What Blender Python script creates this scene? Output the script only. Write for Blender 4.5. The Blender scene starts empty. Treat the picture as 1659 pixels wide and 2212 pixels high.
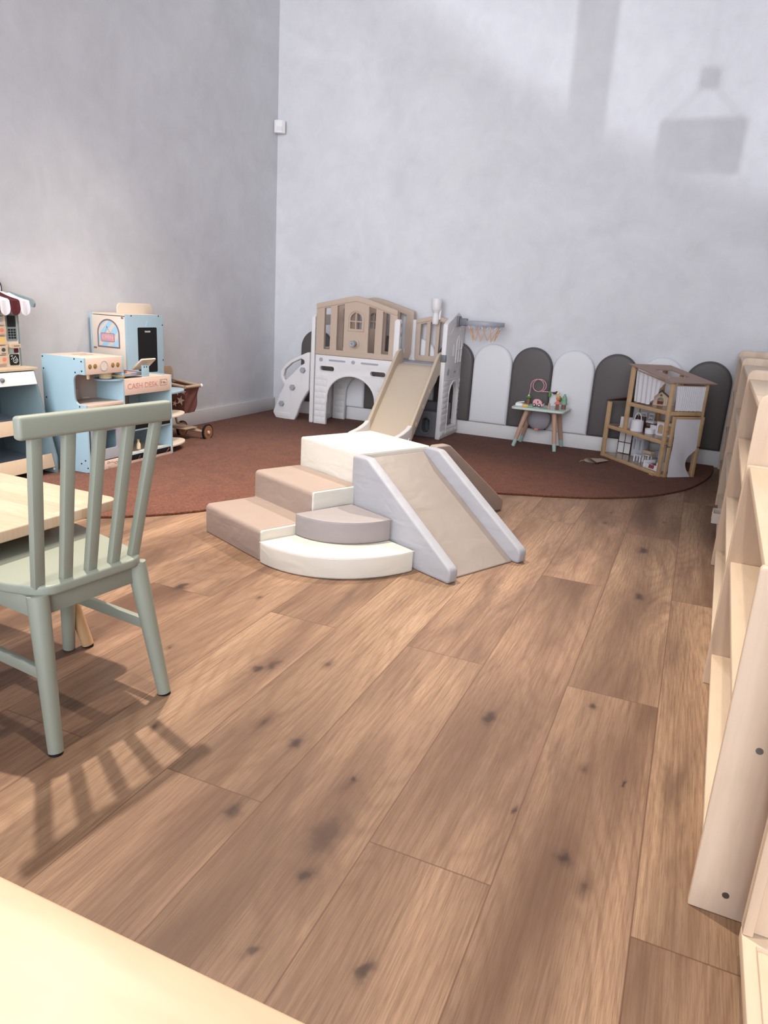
import bpy, bmesh, math, random
from math import sin, cos, pi, radians
from mathutils import Vector, Matrix
random.seed(7)
SC = bpy.context.scene
COL = SC.collection

# ------------------------------------------------------------------ helpers
def lin(c):
    return tuple(((v / 12.92) if v <= 0.04045 else ((v + 0.055) / 1.055) ** 2.4) for v in [x / 255 for x in c])

def basis(o, ex, ey):
    ex = Vector(ex).normalized(); ey = Vector(ey).normalized(); ez = ex.cross(ey)
    m = Matrix.Identity(4)
    for i in range(3):
        m[i][0] = ex[i]; m[i][1] = ey[i]; m[i][2] = ez[i]; m[i][3] = o[i]
    return m

def XZ(y, x=0, z=0):   # local x -> X, y -> Z, normal -> -Y
    return basis((x, y, z), (1, 0, 0), (0, 0, 1))
def YZ(x, y=0, z=0):   # local x -> Y, y -> Z, normal -> +X
    return basis((x, y, z), (0, 1, 0), (0, 0, 1))
def XY(z, x=0, y=0):
    return Matrix.Translation((x, y, z))

class B:
    """collects shapes into one mesh"""
    def __init__(s): s.bm = bmesh.new(); s.mi = 0
    def _merge(s, bm2, M=None):
        if M is not None: bm2.transform(M)
        me = bpy.data.meshes.new('t'); bm2.to_mesh(me); bm2.free()
        n = len(s.bm.faces); s.bm.from_mesh(me); bpy.data.meshes.remove(me)
        s.bm.faces.ensure_lookup_table()
        for f in s.bm.faces[n:]: f.material_index = s.mi
        return s
    def box(s, c, d, bev=0, M=None, seg=2, rot=None):
        b = bmesh.new(); bmesh.ops.create_cube(b, size=1)
        for v in b.verts: v.co = Vector((v.co.x * d[0], v.co.y * d[1], v.co.z * d[2]))
        if bev:
            bmesh.ops.bevel(b, geom=b.edges[:], offset=min(bev, min(d) * .49), segments=seg, affect='EDGES', profile=.5)
        m = Matrix.Translation(c)
        if rot: m = m @ rot
        if M is not None: m = M @ m
        return s._merge(b, m)
    def bb(s, lo, hi, bev=0, M=None, seg=2):
        c = [(a + b) / 2 for a, b in zip(lo, hi)]; d = [abs(b - a) for a, b in zip(lo, hi)]
        return s.box(c, d, bev, M, seg)
    def cyl(s, p0, p1, r0, r1=None, seg=24, cap=True):
        r1 = r0 if r1 is None else r1
        p0 = Vector(p0); p1 = Vector(p1); d = p1 - p0; L = d.length
        b = bmesh.new()
        bmesh.ops.create_cone(b, cap_ends=cap, segments=seg, radius1=r0, radius2=r1, depth=L)
        q = Vector((0, 0, 1)).rotation_difference(d.normalized())
        return s._merge(b, Matrix.Translation((p0 + p1) / 2) @ q.to_matrix().to_4x4())
    def lathe(s, prof, M=None, seg=32, ang=2 * pi):
        b = bmesh.new(); full = abs(ang - 2 * pi) < 1e-6
        n = seg if full else seg + 1
        rings = []
        for k in range(n):
            a = ang * k / seg
            rings.append([b.verts.new((r * cos(a), r * sin(a), z)) for r, z in prof])
        for k in range(seg):
            A = rings[k]; C = rings[(k + 1) % n]
            for i in range(len(prof) - 1):
                try: b.faces.new((A[i], C[i], C[i + 1], A[i + 1]))
                except ValueError: pass
        bmesh.ops.remove_doubles(b, verts=b.verts[:], dist=1e-6)
        bmesh.ops.recalc_face_normals(b, faces=b.faces[:])
        return s._merge(b, M)
    def sph(s, c, r, sc=(1, 1, 1), seg=20, M=None):
        b = bmesh.new(); bmesh.ops.create_uvsphere(b, u_segments=seg, v_segments=seg // 2 + 2, radius=r)
        m = Matrix.Translation(c) @ Matrix.Diagonal((sc[0], sc[1], sc[2], 1))
        if M is not None: m = M @ m
        return s._merge(b, m)
    def tube(s, pts, r, seg=8, cyclic=False):
        cu = bpy.data.curves.new('t', 'CURVE'); cu.dimensions = '3D'; cu.bevel_depth = r; cu.bevel_resolution = max(1, seg // 4); cu.use_fill_caps = True
        sp = cu.splines.new('POLY'); sp.points.add(len(pts) - 1)
        for p, q in zip(sp.points, pts): p.co = (*q, 1)
        sp.use_cyclic_u = cyclic
        return s._curve(cu)
    def _curve(s, cu, M=None):
        ob = bpy.data.objects.new('t', cu); me = bpy.data.meshes.new_from_object(ob)
        bpy.data.objects.remove(ob); bpy.data.curves.remove(cu)
        b = bmesh.new(); b.from_mesh(me); bpy.data.meshes.remove(me)
        bmesh.ops.remove_doubles(b, verts=b.verts[:], dist=2e-6)
        return s._merge(b, M)
    def plate(s, outer, holes=(), t=.01, M=None, bev=0, res=2):
        """2D outline with holes, extruded +-t/2 about its plane"""
        cu = bpy.data.curves.new('t', 'CURVE'); cu.dimensions = '2D'; cu.fill_mode = 'BOTH'
        cu.extrude = max(t / 2 - bev, 0); cu.bevel_depth = bev; cu.bevel_resolution = res; cu.offset = -bev
        for loop in [outer] + list(holes):
            sp = cu.splines.new('POLY'); sp.points.add(len(loop) - 1)
            for p, q in zip(sp.points, loop): p.co = (q[0], q[1], 0, 1)
            sp.use_cyclic_u = True
        return s._curve(cu, M)
    def text(s, txt, size, t, M, ax='CENTER', wide=1.0):
        cu = bpy.data.curves.new('t', 'FONT'); cu.body = txt; cu.size = size; cu.align_x = ax; cu.align_y = 'CENTER'; cu.extrude = t / 2
        return s._curve(cu, M @ Matrix.Diagonal((wide, 1, 1, 1)))
    def quadgrid(s, fn, nu, nv, thick=0):
        b = bmesh.new()
        g = [[b.verts.new(fn(i / nu, j / nv)) for j in range(nv + 1)] for i in range(nu + 1)]
        for i in range(nu):
            for j in range(nv): b.faces.new((g[i][j], g[i + 1][j], g[i + 1][j + 1], g[i][j + 1]))
        if thick:
            bmesh.ops.recalc_face_normals(b, faces=b.faces[:])
            bmesh.ops.solidify(b, geom=b.faces[:], thickness=thick)
        return s._merge(b)

def obj(name, b, mats, parent=None, smooth=40):
    me = bpy.data.meshes.new(name); b.bm.normal_update(); b.bm.to_mesh(me); b.bm.free()
    for m in (mats if isinstance(mats, (list, tuple)) else [mats]): me.materials.append(m)
    if smooth:
        me.shade_smooth(); me.set_sharp_from_angle(angle=radians(smooth))
    o = bpy.data.objects.new(name, me); COL.objects.link(o)
    if parent is not None: o.parent = parent
    return o

def tag(o, label, cat, group=None, kind=None):
    if label: o['label'] = label
    if cat: o['category'] = cat
    if group: o['group'] = group
    if kind: o['kind'] = kind
    return o

def thing(name, label, cat, loc=(0, 0, 0), rz=0, group=None):
    o = bpy.data.objects.new(name, None); COL.objects.link(o)
    o.empty_display_size = .05
    o.location = loc; o.rotation_euler = (0, 0, rz)
    return tag(o, label, cat, group)

def struct(name, b, m, parent=None, smooth=40):
    o = obj(name, b, m, parent, smooth); o['kind'] = 'structure'; return o

def dup(root, loc, rz, label, group=None):
    r = root.copy(); COL.objects.link(r); r.location = loc; r.rotation_euler = (0, 0, rz)
    r['label'] = label
    if group: r['group'] = group
    for ch in list(root.children):
        c = ch.copy(); COL.objects.link(c); c.parent = r
        for g in ch.children:
            d = g.copy(); COL.objects.link(d); d.parent = c
    return r

def rrect(x0, y0, x1, y1, r, n=6):
    p = []
    for cx, cy, a0 in ((x1 - r, y1 - r, 0), (x0 + r, y1 - r, 90), (x0 + r, y0 + r, 180), (x1 - r, y0 + r, 270)):
        for k in range(n + 1):
            a = radians(a0 + 90 * k / n); p.append((cx + r * cos(a), cy + r * sin(a)))
    return p
def circ(cx, cy, r, n=28, ry=None):
    ry = ry or r
    return [(cx + r * cos(2 * pi * k / n), cy + ry * sin(2 * pi * k / n)) for k in range(n)]
def roundpoly(pts, rs, n=5):
    """round the corners of a polygon"""
    out = []; N = len(pts)
    if not isinstance(rs, (list, tuple)): rs = [rs] * N
    for i in range(N):
        p = Vector(pts[i]); a = Vector(pts[i - 1]); c = Vector(pts[(i + 1) % N]); r = rs[i]
        if r <= 0: out.append(tuple(p)); continue
        u = (a - p); v = (c - p); lu = u.length; lv = v.length; u.normalize(); v.normalize()
        ang = u.angle(v)
        if ang > pi - .02: out.append(tuple(p)); continue
        d = min(r / math.tan(ang / 2), lu * .49, lv * .49); rr = d * math.tan(ang / 2)
        q0 = p + u * d; q1 = p + v * d; cc = p + (u + v).normalized() * (rr / sin(ang / 2))
        a0 = math.atan2(q0.y - cc.y, q0.x - cc.x); a1 = math.atan2(q1.y - cc.y, q1.x - cc.x)
        da = (a1 - a0 + pi) % (2 * pi) - pi
        for k in range(n + 1):
            t = a0 + da * k / n; out.append((cc.x + rr * cos(t), cc.y + rr * sin(t)))
    return out
def arch(x0, x1, y0, y1, n=18):
    """flat bottom, half-ellipse/round top"""
    r = (x1 - x0) / 2; cx = (x0 + x1) / 2; ys = y1 - r
    return [(x0, y0), (x1, y0)] + [(cx + r * cos(pi * k / n), ys + r * sin(pi * k / n)) for k in range(n + 1)]
def star(cx, cy, r, a0=90):
    return [(cx + (r if k % 2 == 0 else r * .42) * cos(radians(a0 + 36 * k)), cy + (r if k % 2 == 0 else r * .42) * sin(radians(a0 + 36 * k))) for k in range(10)]

# ------------------------------------------------------------------ materials
def newmat(name):
    m = bpy.data.materials.new(name); m.use_nodes = True
    nt = m.node_tree; bs = nt.nodes['Principled BSDF']
    return m, nt, bs
def N(nt, t, **kw):
    n = nt.nodes.new(t)
    for k, v in kw.items(): setattr(n, k, v)
    return n
def setin(n, **kw):
    for k, v in kw.items(): n.inputs[k.replace('_', ' ')].default_value = v
def math_(nt, op, a, b=None, c=None):
    n = N(nt, 'ShaderNodeMath', operation=op)
    for i, v in enumerate((a, b, c)):
        if v is None: continue
        if isinstance(v, (int, float)): n.inputs[i].default_value = v
        else: nt.links.new(v, n.inputs[i])
    return n.outputs[0]
def mix(nt, f, a, b, mode='MIX'):
    n = N(nt, 'ShaderNodeMix', data_type='RGBA', blend_type=mode)
    for i, v in ((0, f), (6, a), (7, b)):
        if isinstance(v, (int, float)): n.inputs[i].default_value = v
        elif isinstance(v, tuple): n.inputs[i].default_value = (*v[:3], 1)
        else: nt.links.new(v, n.inputs[i])
    return n.outputs[2]
def ramp(nt, f, stops, interp='LINEAR'):
    n = N(nt, 'ShaderNodeValToRGB'); cr = n.color_ramp; cr.interpolation = interp
    while len(cr.elements) < len(stops): cr.elements.new(.5)
    for e, (p, c) in zip(cr.elements, stops):
        e.position = p; e.color = (*c, 1) if isinstance(c, tuple) else (c, c, c, 1)
    nt.links.new(f, n.inputs[0]); return n.outputs[0]
def noise(nt, vec, scale, detail=3, rough=.5, dist=0):
    n = N(nt, 'ShaderNodeTexNoise'); setin(n, Scale=scale, Detail=detail, Roughness=rough, Distortion=dist)
    if vec is not None: nt.links.new(vec, n.inputs['Vector'])
    return n.outputs[0]
def mapping(nt, vec, sc=(1, 1, 1), loc=(0, 0, 0)):
    n = N(nt, 'ShaderNodeMapping'); n.inputs['Scale'].default_value = sc; n.inputs['Location'].default_value = loc
    nt.links.new(vec, n.inputs['Vector']); return n.outputs[0]
def bump(nt, bs, h, strength=.2, dist=.01):
    n = N(nt, 'ShaderNodeBump'); setin(n, Strength=strength, Distance=dist)
    nt.links.new(h, n.inputs['Height']); nt.links.new(n.outputs[0], bs.inputs['Normal'])

def plain(name, c, rough=.5, var=.04, scale=30, spec=.4, bmp=0, metal=0):
    m, nt, bs = newmat(name); c = lin(c)
    tc = N(nt, 'ShaderNodeTexCoord')
    f = noise(nt, tc.outputs['Object'], scale, 3)
    a = tuple(min(1, x * (1 + var)) for x in c); b = tuple(x * (1 - var) for x in c)
    nt.links.new(mix(nt, f, b, a), bs.inputs['Base Color'])
    setin(bs, Roughness=rough, Metallic=metal); bs.inputs['Specular IOR Level'].default_value = spec
    if bmp: bump(nt, bs, noise(nt, tc.outputs['Object'], scale * 12, 2), bmp, .002)
    return m
def wood(name, c1, c2, sc=(6, 6, .7), rough=.45, rings=True):
    """pale furniture timber, grain along the axis with the small scale"""
    m, nt, bs = newmat(name)
    tc = N(nt, 'ShaderNodeTexCoord')
    v = mapping(nt, tc.outputs['Object'], sc)
    n1 = noise(nt, v, 2.2, 4, .55, .6)
    col = mix(nt, ramp(nt, n1, [(.3, 0.), (.7, 1.)]), lin(c1), lin(c2))
    if rings:
        n2 = noise(nt, v, .9, 1, .4)
        w = math_(nt, 'FRACT', math_(nt, 'MULTIPLY', n2, 7.))
        ln = ramp(nt, w, [(0, 0.), (.9, 0.), (.97, 1.), (1., 0.)])
        col = mix(nt, math_(nt, 'MULTIPLY', ln, .45), col, tuple(x * .72 for x in lin(c2)))
    v2 = mapping(nt, tc.outputs['Object'], tuple(s * 14 for s in sc))
    n3 = noise(nt, v2, 2, 2)
    col = mix(nt, math_(nt, 'MULTIPLY', ramp(nt, n3, [(.45, 0.), (.75, 1.)]), .18), col, tuple(x * .7 for x in lin(c2)))
    nt.links.new(col, bs.inputs['Base Color']); setin(bs, Roughness=rough)
    bs.inputs['Specular IOR Level'].default_value = .35
    return m
# ------------------------------------------------------------------ room
XL, YB, XR, YF, ZC = -3.5, 5.68, 2.4, -3.0, 4.6

def floor_mat():
    m, nt, bs = newmat('oak_planks')
    L = nt.links
    tc = N(nt, 'ShaderNodeTexCoord'); sp = N(nt, 'ShaderNodeSeparateXYZ'); L.new(tc.outputs['Object'], sp.inputs[0])
    X, Y = sp.outputs[0], sp.outputs[1]
    W, LEN = .2425, 1.66
    u = math_(nt, 'DIVIDE', math_(nt, 'ADD', X, .190), W)
    row = math_(nt, 'FLOOR', u); fu = math_(nt, 'FRACT', u)
    par = math_(nt, 'FLOORED_MODULO', row, 2.)
    y0 = math_(nt, 'SUBTRACT', 1.888, math_(nt, 'MULTIPLY', par, .811))
    v = math_(nt, 'DIVIDE', math_(nt, 'SUBTRACT', Y, y0), LEN)
    idx = math_(nt, 'FLOOR', v); fv = math_(nt, 'FRACT', v)
    cid = N(nt, 'ShaderNodeCombineXYZ'); L.new(row, cid.inputs[0]); L.new(idx, cid.inputs[1])
    wn = N(nt, 'ShaderNodeTexWhiteNoise', noise_dimensions='2D'); L.new(cid.outputs[0], wn.inputs['Vector'])
    rnd = wn.outputs['Value']
    # per-plank shifted grain coordinates, stretched along Y
    cg = N(nt, 'ShaderNodeCombineXYZ')
    L.new(math_(nt, 'MULTIPLY', X, 1.), cg.inputs[0]); L.new(math_(nt, 'MULTIPLY', Y, .16), cg.inputs[1]); L.new(math_(nt, 'MULTIPLY', rnd, 37.), cg.inputs[2])
    g = cg.outputs[0]
    big = noise(nt, g, 5.5, 3, .5, .4)
    # cathedral figure
    fig = noise(nt, g, 3.2, 1.5, .4, .2)
    wv = math_(nt, 'FRACT', math_(nt, 'MULTIPLY', fig, 40.))
    wv = math_(nt, 'ABSOLUTE', math_(nt, 'SUBTRACT', math_(nt, 'MULTIPLY', wv, 2.), 1.))
    gf = noise(nt, mapping(nt, g, (1, .22, 1)), 330, 3, .7, .25)
    fine = noise(nt, mapping(nt, g, (1, .15, 1)), 640, 2, .7, .1)
    c = mix(nt, ramp(nt, big, [(.30, 0.), (.70, 1.)]), lin((112, 88, 72)), lin((180, 151, 126)))
    hue = mix(nt, rnd, lin((228, 212, 204)), lin((255, 250, 238)))
    c = mix(nt, .8, c, hue, 'MULTIPLY')
    dk = mix(nt, .62, c, lin((98, 66, 46)))
    c = mix(nt, math_(nt, 'MULTIPLY', ramp(nt, wv, [(.5, 0.), (1., 1.)]), .4), c, dk)
    c = mix(nt, math_(nt, 'MULTIPLY', ramp(nt, gf, [(.46, 0.), (.66, 1.)]), .6), c, dk)
    c = mix(nt, math_(nt, 'MULTIPLY', ramp(nt, fine, [(.5, 0.), (.62, 1.)]), .5), c, mix(nt, .5, c, lin((84, 58, 44))))
    mid = noise(nt, mapping(nt, g, (1, .12, 1)), 150, 2, .6, .3)
    c = mix(nt, math_(nt, 'MULTIPLY', ramp(nt, mid, [(.47, 0.), (.66, 1.)]), .55), c, mix(nt, .6, c, lin((92, 62, 44))))
    # smoky dark stains
    st = noise(nt, mapping(nt, g, (1, 1.3, 1)), 7.5, 4, .6, .8)
    c = mix(nt, math_(nt, 'MULTIPLY', ramp(nt, st, [(.52, 0.), (.70, 1.)]), .62), c, lin((92, 68, 54)))
    # knots
    ck = N(nt, 'ShaderNodeCombineXYZ')
    wob = noise(nt, tc.outputs['Object'], 14, 3)
    L.new(math_(nt, 'ADD', math_(nt, 'MULTIPLY', X, 4.1), math_(nt, 'MULTIPLY', wob, .10)), ck.inputs[0])
    L.new(math_(nt, 'ADD', math_(nt, 'MULTIPLY', Y, 2.1), math_(nt, 'MULTIPLY', wob, .10)), ck.inputs[1])
    vo = N(nt, 'ShaderNodeTexVoronoi', feature='F1', voronoi_dimensions='2D'); setin(vo, Scale=1., Randomness=1.); L.new(ck.outputs[0], vo.inputs['Vector'])
    cs = N(nt, 'ShaderNodeSeparateColor'); L.new(vo.outputs['Color'], cs.inputs[0])
    pick = math_(nt, 'GREATER_THAN', cs.outputs[0], .62)
    rad = math_(nt, 'ADD', .05, math_(nt, 'MULTIPLY', cs.outputs[1], .10))
    kd = math_(nt, 'DIVIDE', vo.outputs['Distance'], rad)
    kn = math_(nt, 'MULTIPLY', ramp(nt, kd, [(.1, 1.), (.3, .6), (.6, .25), (1., 0.)]), pick)
    c = mix(nt, math_(nt, 'MULTIPLY', kn, .8), c, lin((62, 40, 30)))
    # individual knots with smoky halos running along the grain
    wx = math_(nt, 'MULTIPLY', math_(nt, 'SUBTRACT', noise(nt, tc.outputs['Object'], 26, 4), .5), .034)
    wy = math_(nt, 'MULTIPLY', math_(nt, 'SUBTRACT', noise(nt, tc.outputs['Object'], 20, 4), .5), .07)
    Xw = math_(nt, 'ADD', X, wx); Yw = math_(nt, 'ADD', Y, wy)
    for kx, ky, kr, halo in [(a_, b_, c_ * .85, d_) for a_, b_, c_, d_ in ((-.34, 1.618, .017, .8), (-.108, 1.814, .010, .5), (-.084, 1.209, .012, .7), (-.516, 1.059, .026, 1.), (-.498, .777, .008, .25), (-.713, 1.032, .014, .7), (-.718, 1.291, .014, .8),
                             (-.965, 1.587, .015, .6), (-.99, 1.546, .012, .5), (-.498, .945, .012, .5), (-1.543, 1.909, .016, .4), (-.322, .818, .010, .4), (-.088, 3.3, .02, .7), (-.061, 2.701, .014, .9), (-.54, 1.23, .006, .9), (-.20, 1.30, .006, .9), (.0, 1.5, .004, .8))]:
        dx = math_(nt, 'DIVIDE', math_(nt, 'SUBTRACT', Xw, kx), kr); dy = math_(nt, 'DIVIDE', math_(nt, 'SUBTRACT', Yw, ky), kr * 2.1)
        d2 = math_(nt, 'ADD', math_(nt, 'MULTIPLY', dx, dx), math_(nt, 'MULTIPLY', dy, dy))
        core = math_(nt, 'DIVIDE', .85, math_(nt, 'ADD', 1., math_(nt, 'MULTIPLY', d2, math_(nt, 'MULTIPLY', d2, .8))))
        hx = math_(nt, 'DIVIDE', math_(nt, 'SUBTRACT', Xw, kx), .045); hy = math_(nt, 'DIVIDE', math_(nt, 'SUBTRACT', Yw, ky), .22)
        h2 = math_(nt, 'ADD', math_(nt, 'MULTIPLY', hx, hx), math_(nt, 'MULTIPLY', hy, hy))
        hal = math_(nt, 'DIVIDE', .55 * halo, math_(nt, 'ADD', 1., math_(nt, 'MULTIPLY', h2, h2)))
        c = mix(nt, hal, c, lin((92, 66, 52))); c = mix(nt, core, c, lin((46, 30, 24)))
    # joints
    ed = math_(nt, 'MINIMUM', fu, math_(nt, 'SUBTRACT', 1., fu))
    ee = math_(nt, 'MINIMUM', fv, math_(nt, 'SUBTRACT', 1., fv))
    j1 = math_(nt, 'LESS_THAN', ed, .0058); j2 = math_(nt, 'LESS_THAN', ee, .0009)
    jt = math_(nt, 'MAXIMUM', j1, j2)
    c = mix(nt, math_(nt, 'MULTIPLY', jt, .7), c, lin((90, 60, 44)))
    L.new(c, bs.inputs['Base Color'])
    L.new(math_(nt, 'ADD', .42, math_(nt, 'MULTIPLY', gf, .2)), bs.inputs['Roughness'])
    bs.inputs['Specular IOR Level'].default_value = .3
    hh = math_(nt, 'SUBTRACT', math_(nt, 'MULTIPLY', gf, .35), jt)
    bump(nt, bs, hh, .25, .002)
    return m

def plaster(name, c1, c2):
    m, nt, bs = newmat(name)
    tc = N(nt, 'ShaderNodeTexCoord'); o = tc.outputs['Object']
    a = noise(nt, o, 1.6, 5, .62, .8); b = noise(nt, o, 7, 4, .65, .5)
    f = math_(nt, 'ADD', math_(nt, 'MULTIPLY', a, .65), math_(nt, 'MULTIPLY', b, .35))
    c = mix(nt, ramp(nt, f, [(.36, 0.), (.64, 1.)]), lin(c1), lin(c2))
    d = noise(nt, o, 3.1, 4, .6, 1.)
    c = mix(nt, math_(nt, 'MULTIPLY', ramp(nt, d, [(.5, 0.), (.7, 1.)]), .2), c, lin(tuple(min(255, v + 8) for v in (c2[0] - 4, c2[1] - 2, c2[2] - 10))))
    nt.links.new(c, bs.inputs['Base Color']); setin(bs, Roughness=.85); bs.inputs['Specular IOR Level'].default_value = .2
    bump(nt, bs, b, .08, .01)
    return m

def rug_mat():
    m, nt, bs = newmat('terracotta_pile')
    tc = N(nt, 'ShaderNodeTexCoord'); o = tc.outputs['Object']
    a = noise(nt, o, 110, 4, .75); b = noise(nt, o, 9, 4, .6, 1.); c_ = noise(nt, o, 45, 3, .6)
    c = mix(nt, ramp(nt, a, [(.3, 0.), (.7, 1.)]), lin((82, 44, 31)), lin((156, 97, 72)))
    c = mix(nt, math_(nt, 'MULTIPLY', ramp(nt, b, [(.4, 0.), (.65, 1.)]), .35), c, lin((90, 50, 38)))
    c = mix(nt, math_(nt, 'MULTIPLY', ramp(nt, c_, [(.5, 0.), (.7, 1.)]), .3), c, lin((140, 88, 66)))
    nt.links.new(c, bs.inputs['Base Color']); setin(bs, Roughness=1.); bs.inputs['Specular IOR Level'].default_value = .05
    bs.inputs['Sheen Weight'].default_value = .15
    h = math_(nt, 'ADD', a, math_(nt, 'MULTIPLY', c_, .8)); bump(nt, bs, h, 1., .012)
    return m

M = {}
M['floor'] = floor_mat()
M['wall'] = plaster('limewash_plaster', (210, 209, 211), (224, 223, 226))
M['ceil'] = plain('ceiling_paint', (225, 225, 225), .9)
M['base'] = plain('skirting_paint', (226, 222, 220), .45, .02)
M['rug'] = rug_mat()

struct('floor', B().bb((XL - .1, YF, -.05), (XR + .1, YB + .1, 0)), M['floor'])
struct('wall_left', B().bb((XL - .1, YF, 0), (XL, YB + .1, ZC)), M['wall'])
struct('wall_back', B().bb((XL, YB, 0), (XR, YB + .1, ZC)), M['wall'])
struct('wall_right', B().bb((XR, YF, 0), (XR + .1, YB + .1, ZC)), M['wall'])
struct('ceiling', B().bb((XL - .1, YF, ZC), (XR + .1, YB + .1, ZC + .1)), M['ceil'])
struct('baseboard_left', B().box((XL + .009, (YB - 1.) / 2 + .0, .06), (.018, YB + 1., .12), .004), M['base'])
struct('baseboard_back', B().box(((XL + .02 + XR) / 2, YB - .009, .06), (XR - XL - .04, .018, .12), .004), M['base'])
# shopfront behind the camera: steel frame that the daylight comes through
wf = B()
for x, h in ((XL, .035), (-1.4, .035), (.323, .072), (XR, .035)): wf.bb((x - h, YF - .03, 0), (x + h, YF + .03, ZC))
for z in (.04, 2.6, ZC - .05): wf.bb((XL, YF - .029, z - .03), (XR, YF + .029, z + .03))
M['frame'] = plain('dark_window_frame', (70, 70, 72), .4)
struct('window_1', wf, M['frame'])

# rug: free-form outline in the corner of the room
def catmull(P, n=10):
    out = []
    for i in range(1, len(P) - 2):
        p0, p1, p2, p3 = [Vector(p) for p in P[i - 1:i + 3]]
        for k in range(n):
            t = k / n
            out.append(tuple(.5 * ((2 * p1) + (-p0 + p2) * t + (2 * p0 - 5 * p1 + 4 * p2 - p3) * t * t + (-p0 + 3 * p1 - 3 * p2 + p3) * t ** 3)))
    out.append(tuple(P[-2])); return out
edge = catmull([(-3.9, 2.14), (-3.478, 2.12), (-3.1, 2.12), (-2.72, 2.19), (-2.423, 2.297), (-2.178, 2.50), (-2.027, 2.707), (-1.86, 3.02), (-1.62, 3.38), (-1.28, 3.70), (-.919, 3.898), (-.617, 4.03), (-.402, 4.149), (-.141, 4.386), (.054, 4.714), (.17, 5.106), (.215, 5.42), (.222, 5.658), (.2, 6)], 9)
rg = B(); rg.plate(edge + [(-3.478, 5.658)], t=.012, M=XY(.0062), bev=.004)
tag(obj('area_rug', rg, M['rug']), 'terracotta brown free-form pile rug covering the corner of the oak floor', 'rug')

# ------------------------------------------------------------------ camera (16.1 deg down, 3.5 deg roll)
def make_camera():
    p, r, y = -0.28182382, 0.06166901, -0.39094985
    fwd = Vector((sin(y) * cos(p), cos(y) * cos(p), sin(p)))
    right = Vector((cos(y), -sin(y), 0)); up = right.cross(fwd)
    ri = cos(r) * right + sin(r) * up; u2 = -sin(r) * right + cos(r) * up
    cam = bpy.data.cameras.new('camera'); cam.sensor_fit = 'VERTICAL'; cam.sensor_height = 24.; cam.lens = 1555.889 * 24 / 2212
    cam.clip_start = .02
    o = bpy.data.objects.new('camera', cam); COL.objects.link(o)
    m = Matrix.Identity(4)
    for i in range(3): m[i][0] = ri[i]; m[i][1] = u2[i]; m[i][2] = -fwd[i]
    m[0][3], m[1][3], m[2][3] = 0, 0, 1.0
    o.matrix_world = m; SC.camera = o
make_camera()

# ------------------------------------------------------------------ light
w = bpy.data.worlds.new('sky'); SC.world = w; w.use_nodes = True
bg = w.node_tree.nodes['Background']; bg.inputs[0].default_value = (*lin((214, 228, 255)), 1); bg.inputs[1].default_value = 1.0

def lamp(kind, name, loc, target, energy, color, size=.1, **kw):
    l = bpy.data.lights.new(name, kind); l.energy = energy; l.color = color
    for k, v in kw.items(): setattr(l, k, v)
    if kind == 'AREA':
        l.shape = 'RECTANGLE'
    elif kind == 'SPOT': l.shadow_soft_size = size
    o = bpy.data.objects.new(name, l); COL.objects.link(o); o.location = loc
    d = Vector(target) - Vector(loc); o.rotation_euler = d.to_track_quat('-Z', 'Y').to_euler()
    return o
WARM = (1., .89, .76)
NEUT = (1., .90, .78)
lamp('SUN', 'daylight', (-.2, YF - 3, 2.6), (-.2 - .34, YF - 3 + 1, 2.6 - .17), 3.15, (.915, .95, 1.), angle=radians(55))
lamp('SPOT', 'ceiling_or_fill_spot', (-2.3, 2.25, ZC - .05), (-1.45, 1.35, 0), 680, WARM, .05, spot_size=radians(66), spot_blend=.9)
lamp('SPOT', 'ceiling_or_fill_spot', (-1.05, 5.2, ZC - .05), (-1.75, 2.9, 0), 480, NEUT, .06, spot_size=radians(52), spot_blend=.8)
lamp('SPOT', 'ceiling_or_fill_spot', (-.3, .9, ZC - .05), (-.5, 1.1, 0), 190, WARM, .05, spot_size=radians(75), spot_blend=.9)
lamp('SPOT', 'ceiling_or_fill_spot', (-1.3, 3.2, ZC - .05), (-2.75, 3.5, .25), 330, NEUT, .12, spot_size=radians(46), spot_blend=1.)  # added fill spot that brightens the left wall, kitchen and rug
# low sunlight thrown back off the street onto the upper back wall
SL = Vector((2.0, -14., 1.0)); d1 = (Vector((-3., 5.68, 3.25)) - SL).normalized(); d2 = (Vector((.33, 5.68, 1.42)) - SL).normalized()
dm = (d1 + d2).normalized(); nn = d1.cross(d2).normalized(); nn = nn if nn.z > 0 else -nn
al = radians(24.); ax = dm * cos(al) + nn * sin(al)
lamp('SPOT', 'street_reflection', SL, SL + ax * 10, 3000, (.86, .92, 1.), .035, spot_size=2 * al, spot_blend=.07)

SC.view_settings.view_transform = 'Standard'; SC.view_settings.look = 'None'
SC.view_settings.gamma = 1; SC.view_settings.exposure = .5
SC.view_settings.use_curve_mapping = False
SC.cycles.use_denoising = True
SC.cycles.max_bounces = 8; SC.cycles.diffuse_bounces = 4
SC.cycles.sample_clamp_indirect = 6
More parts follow.
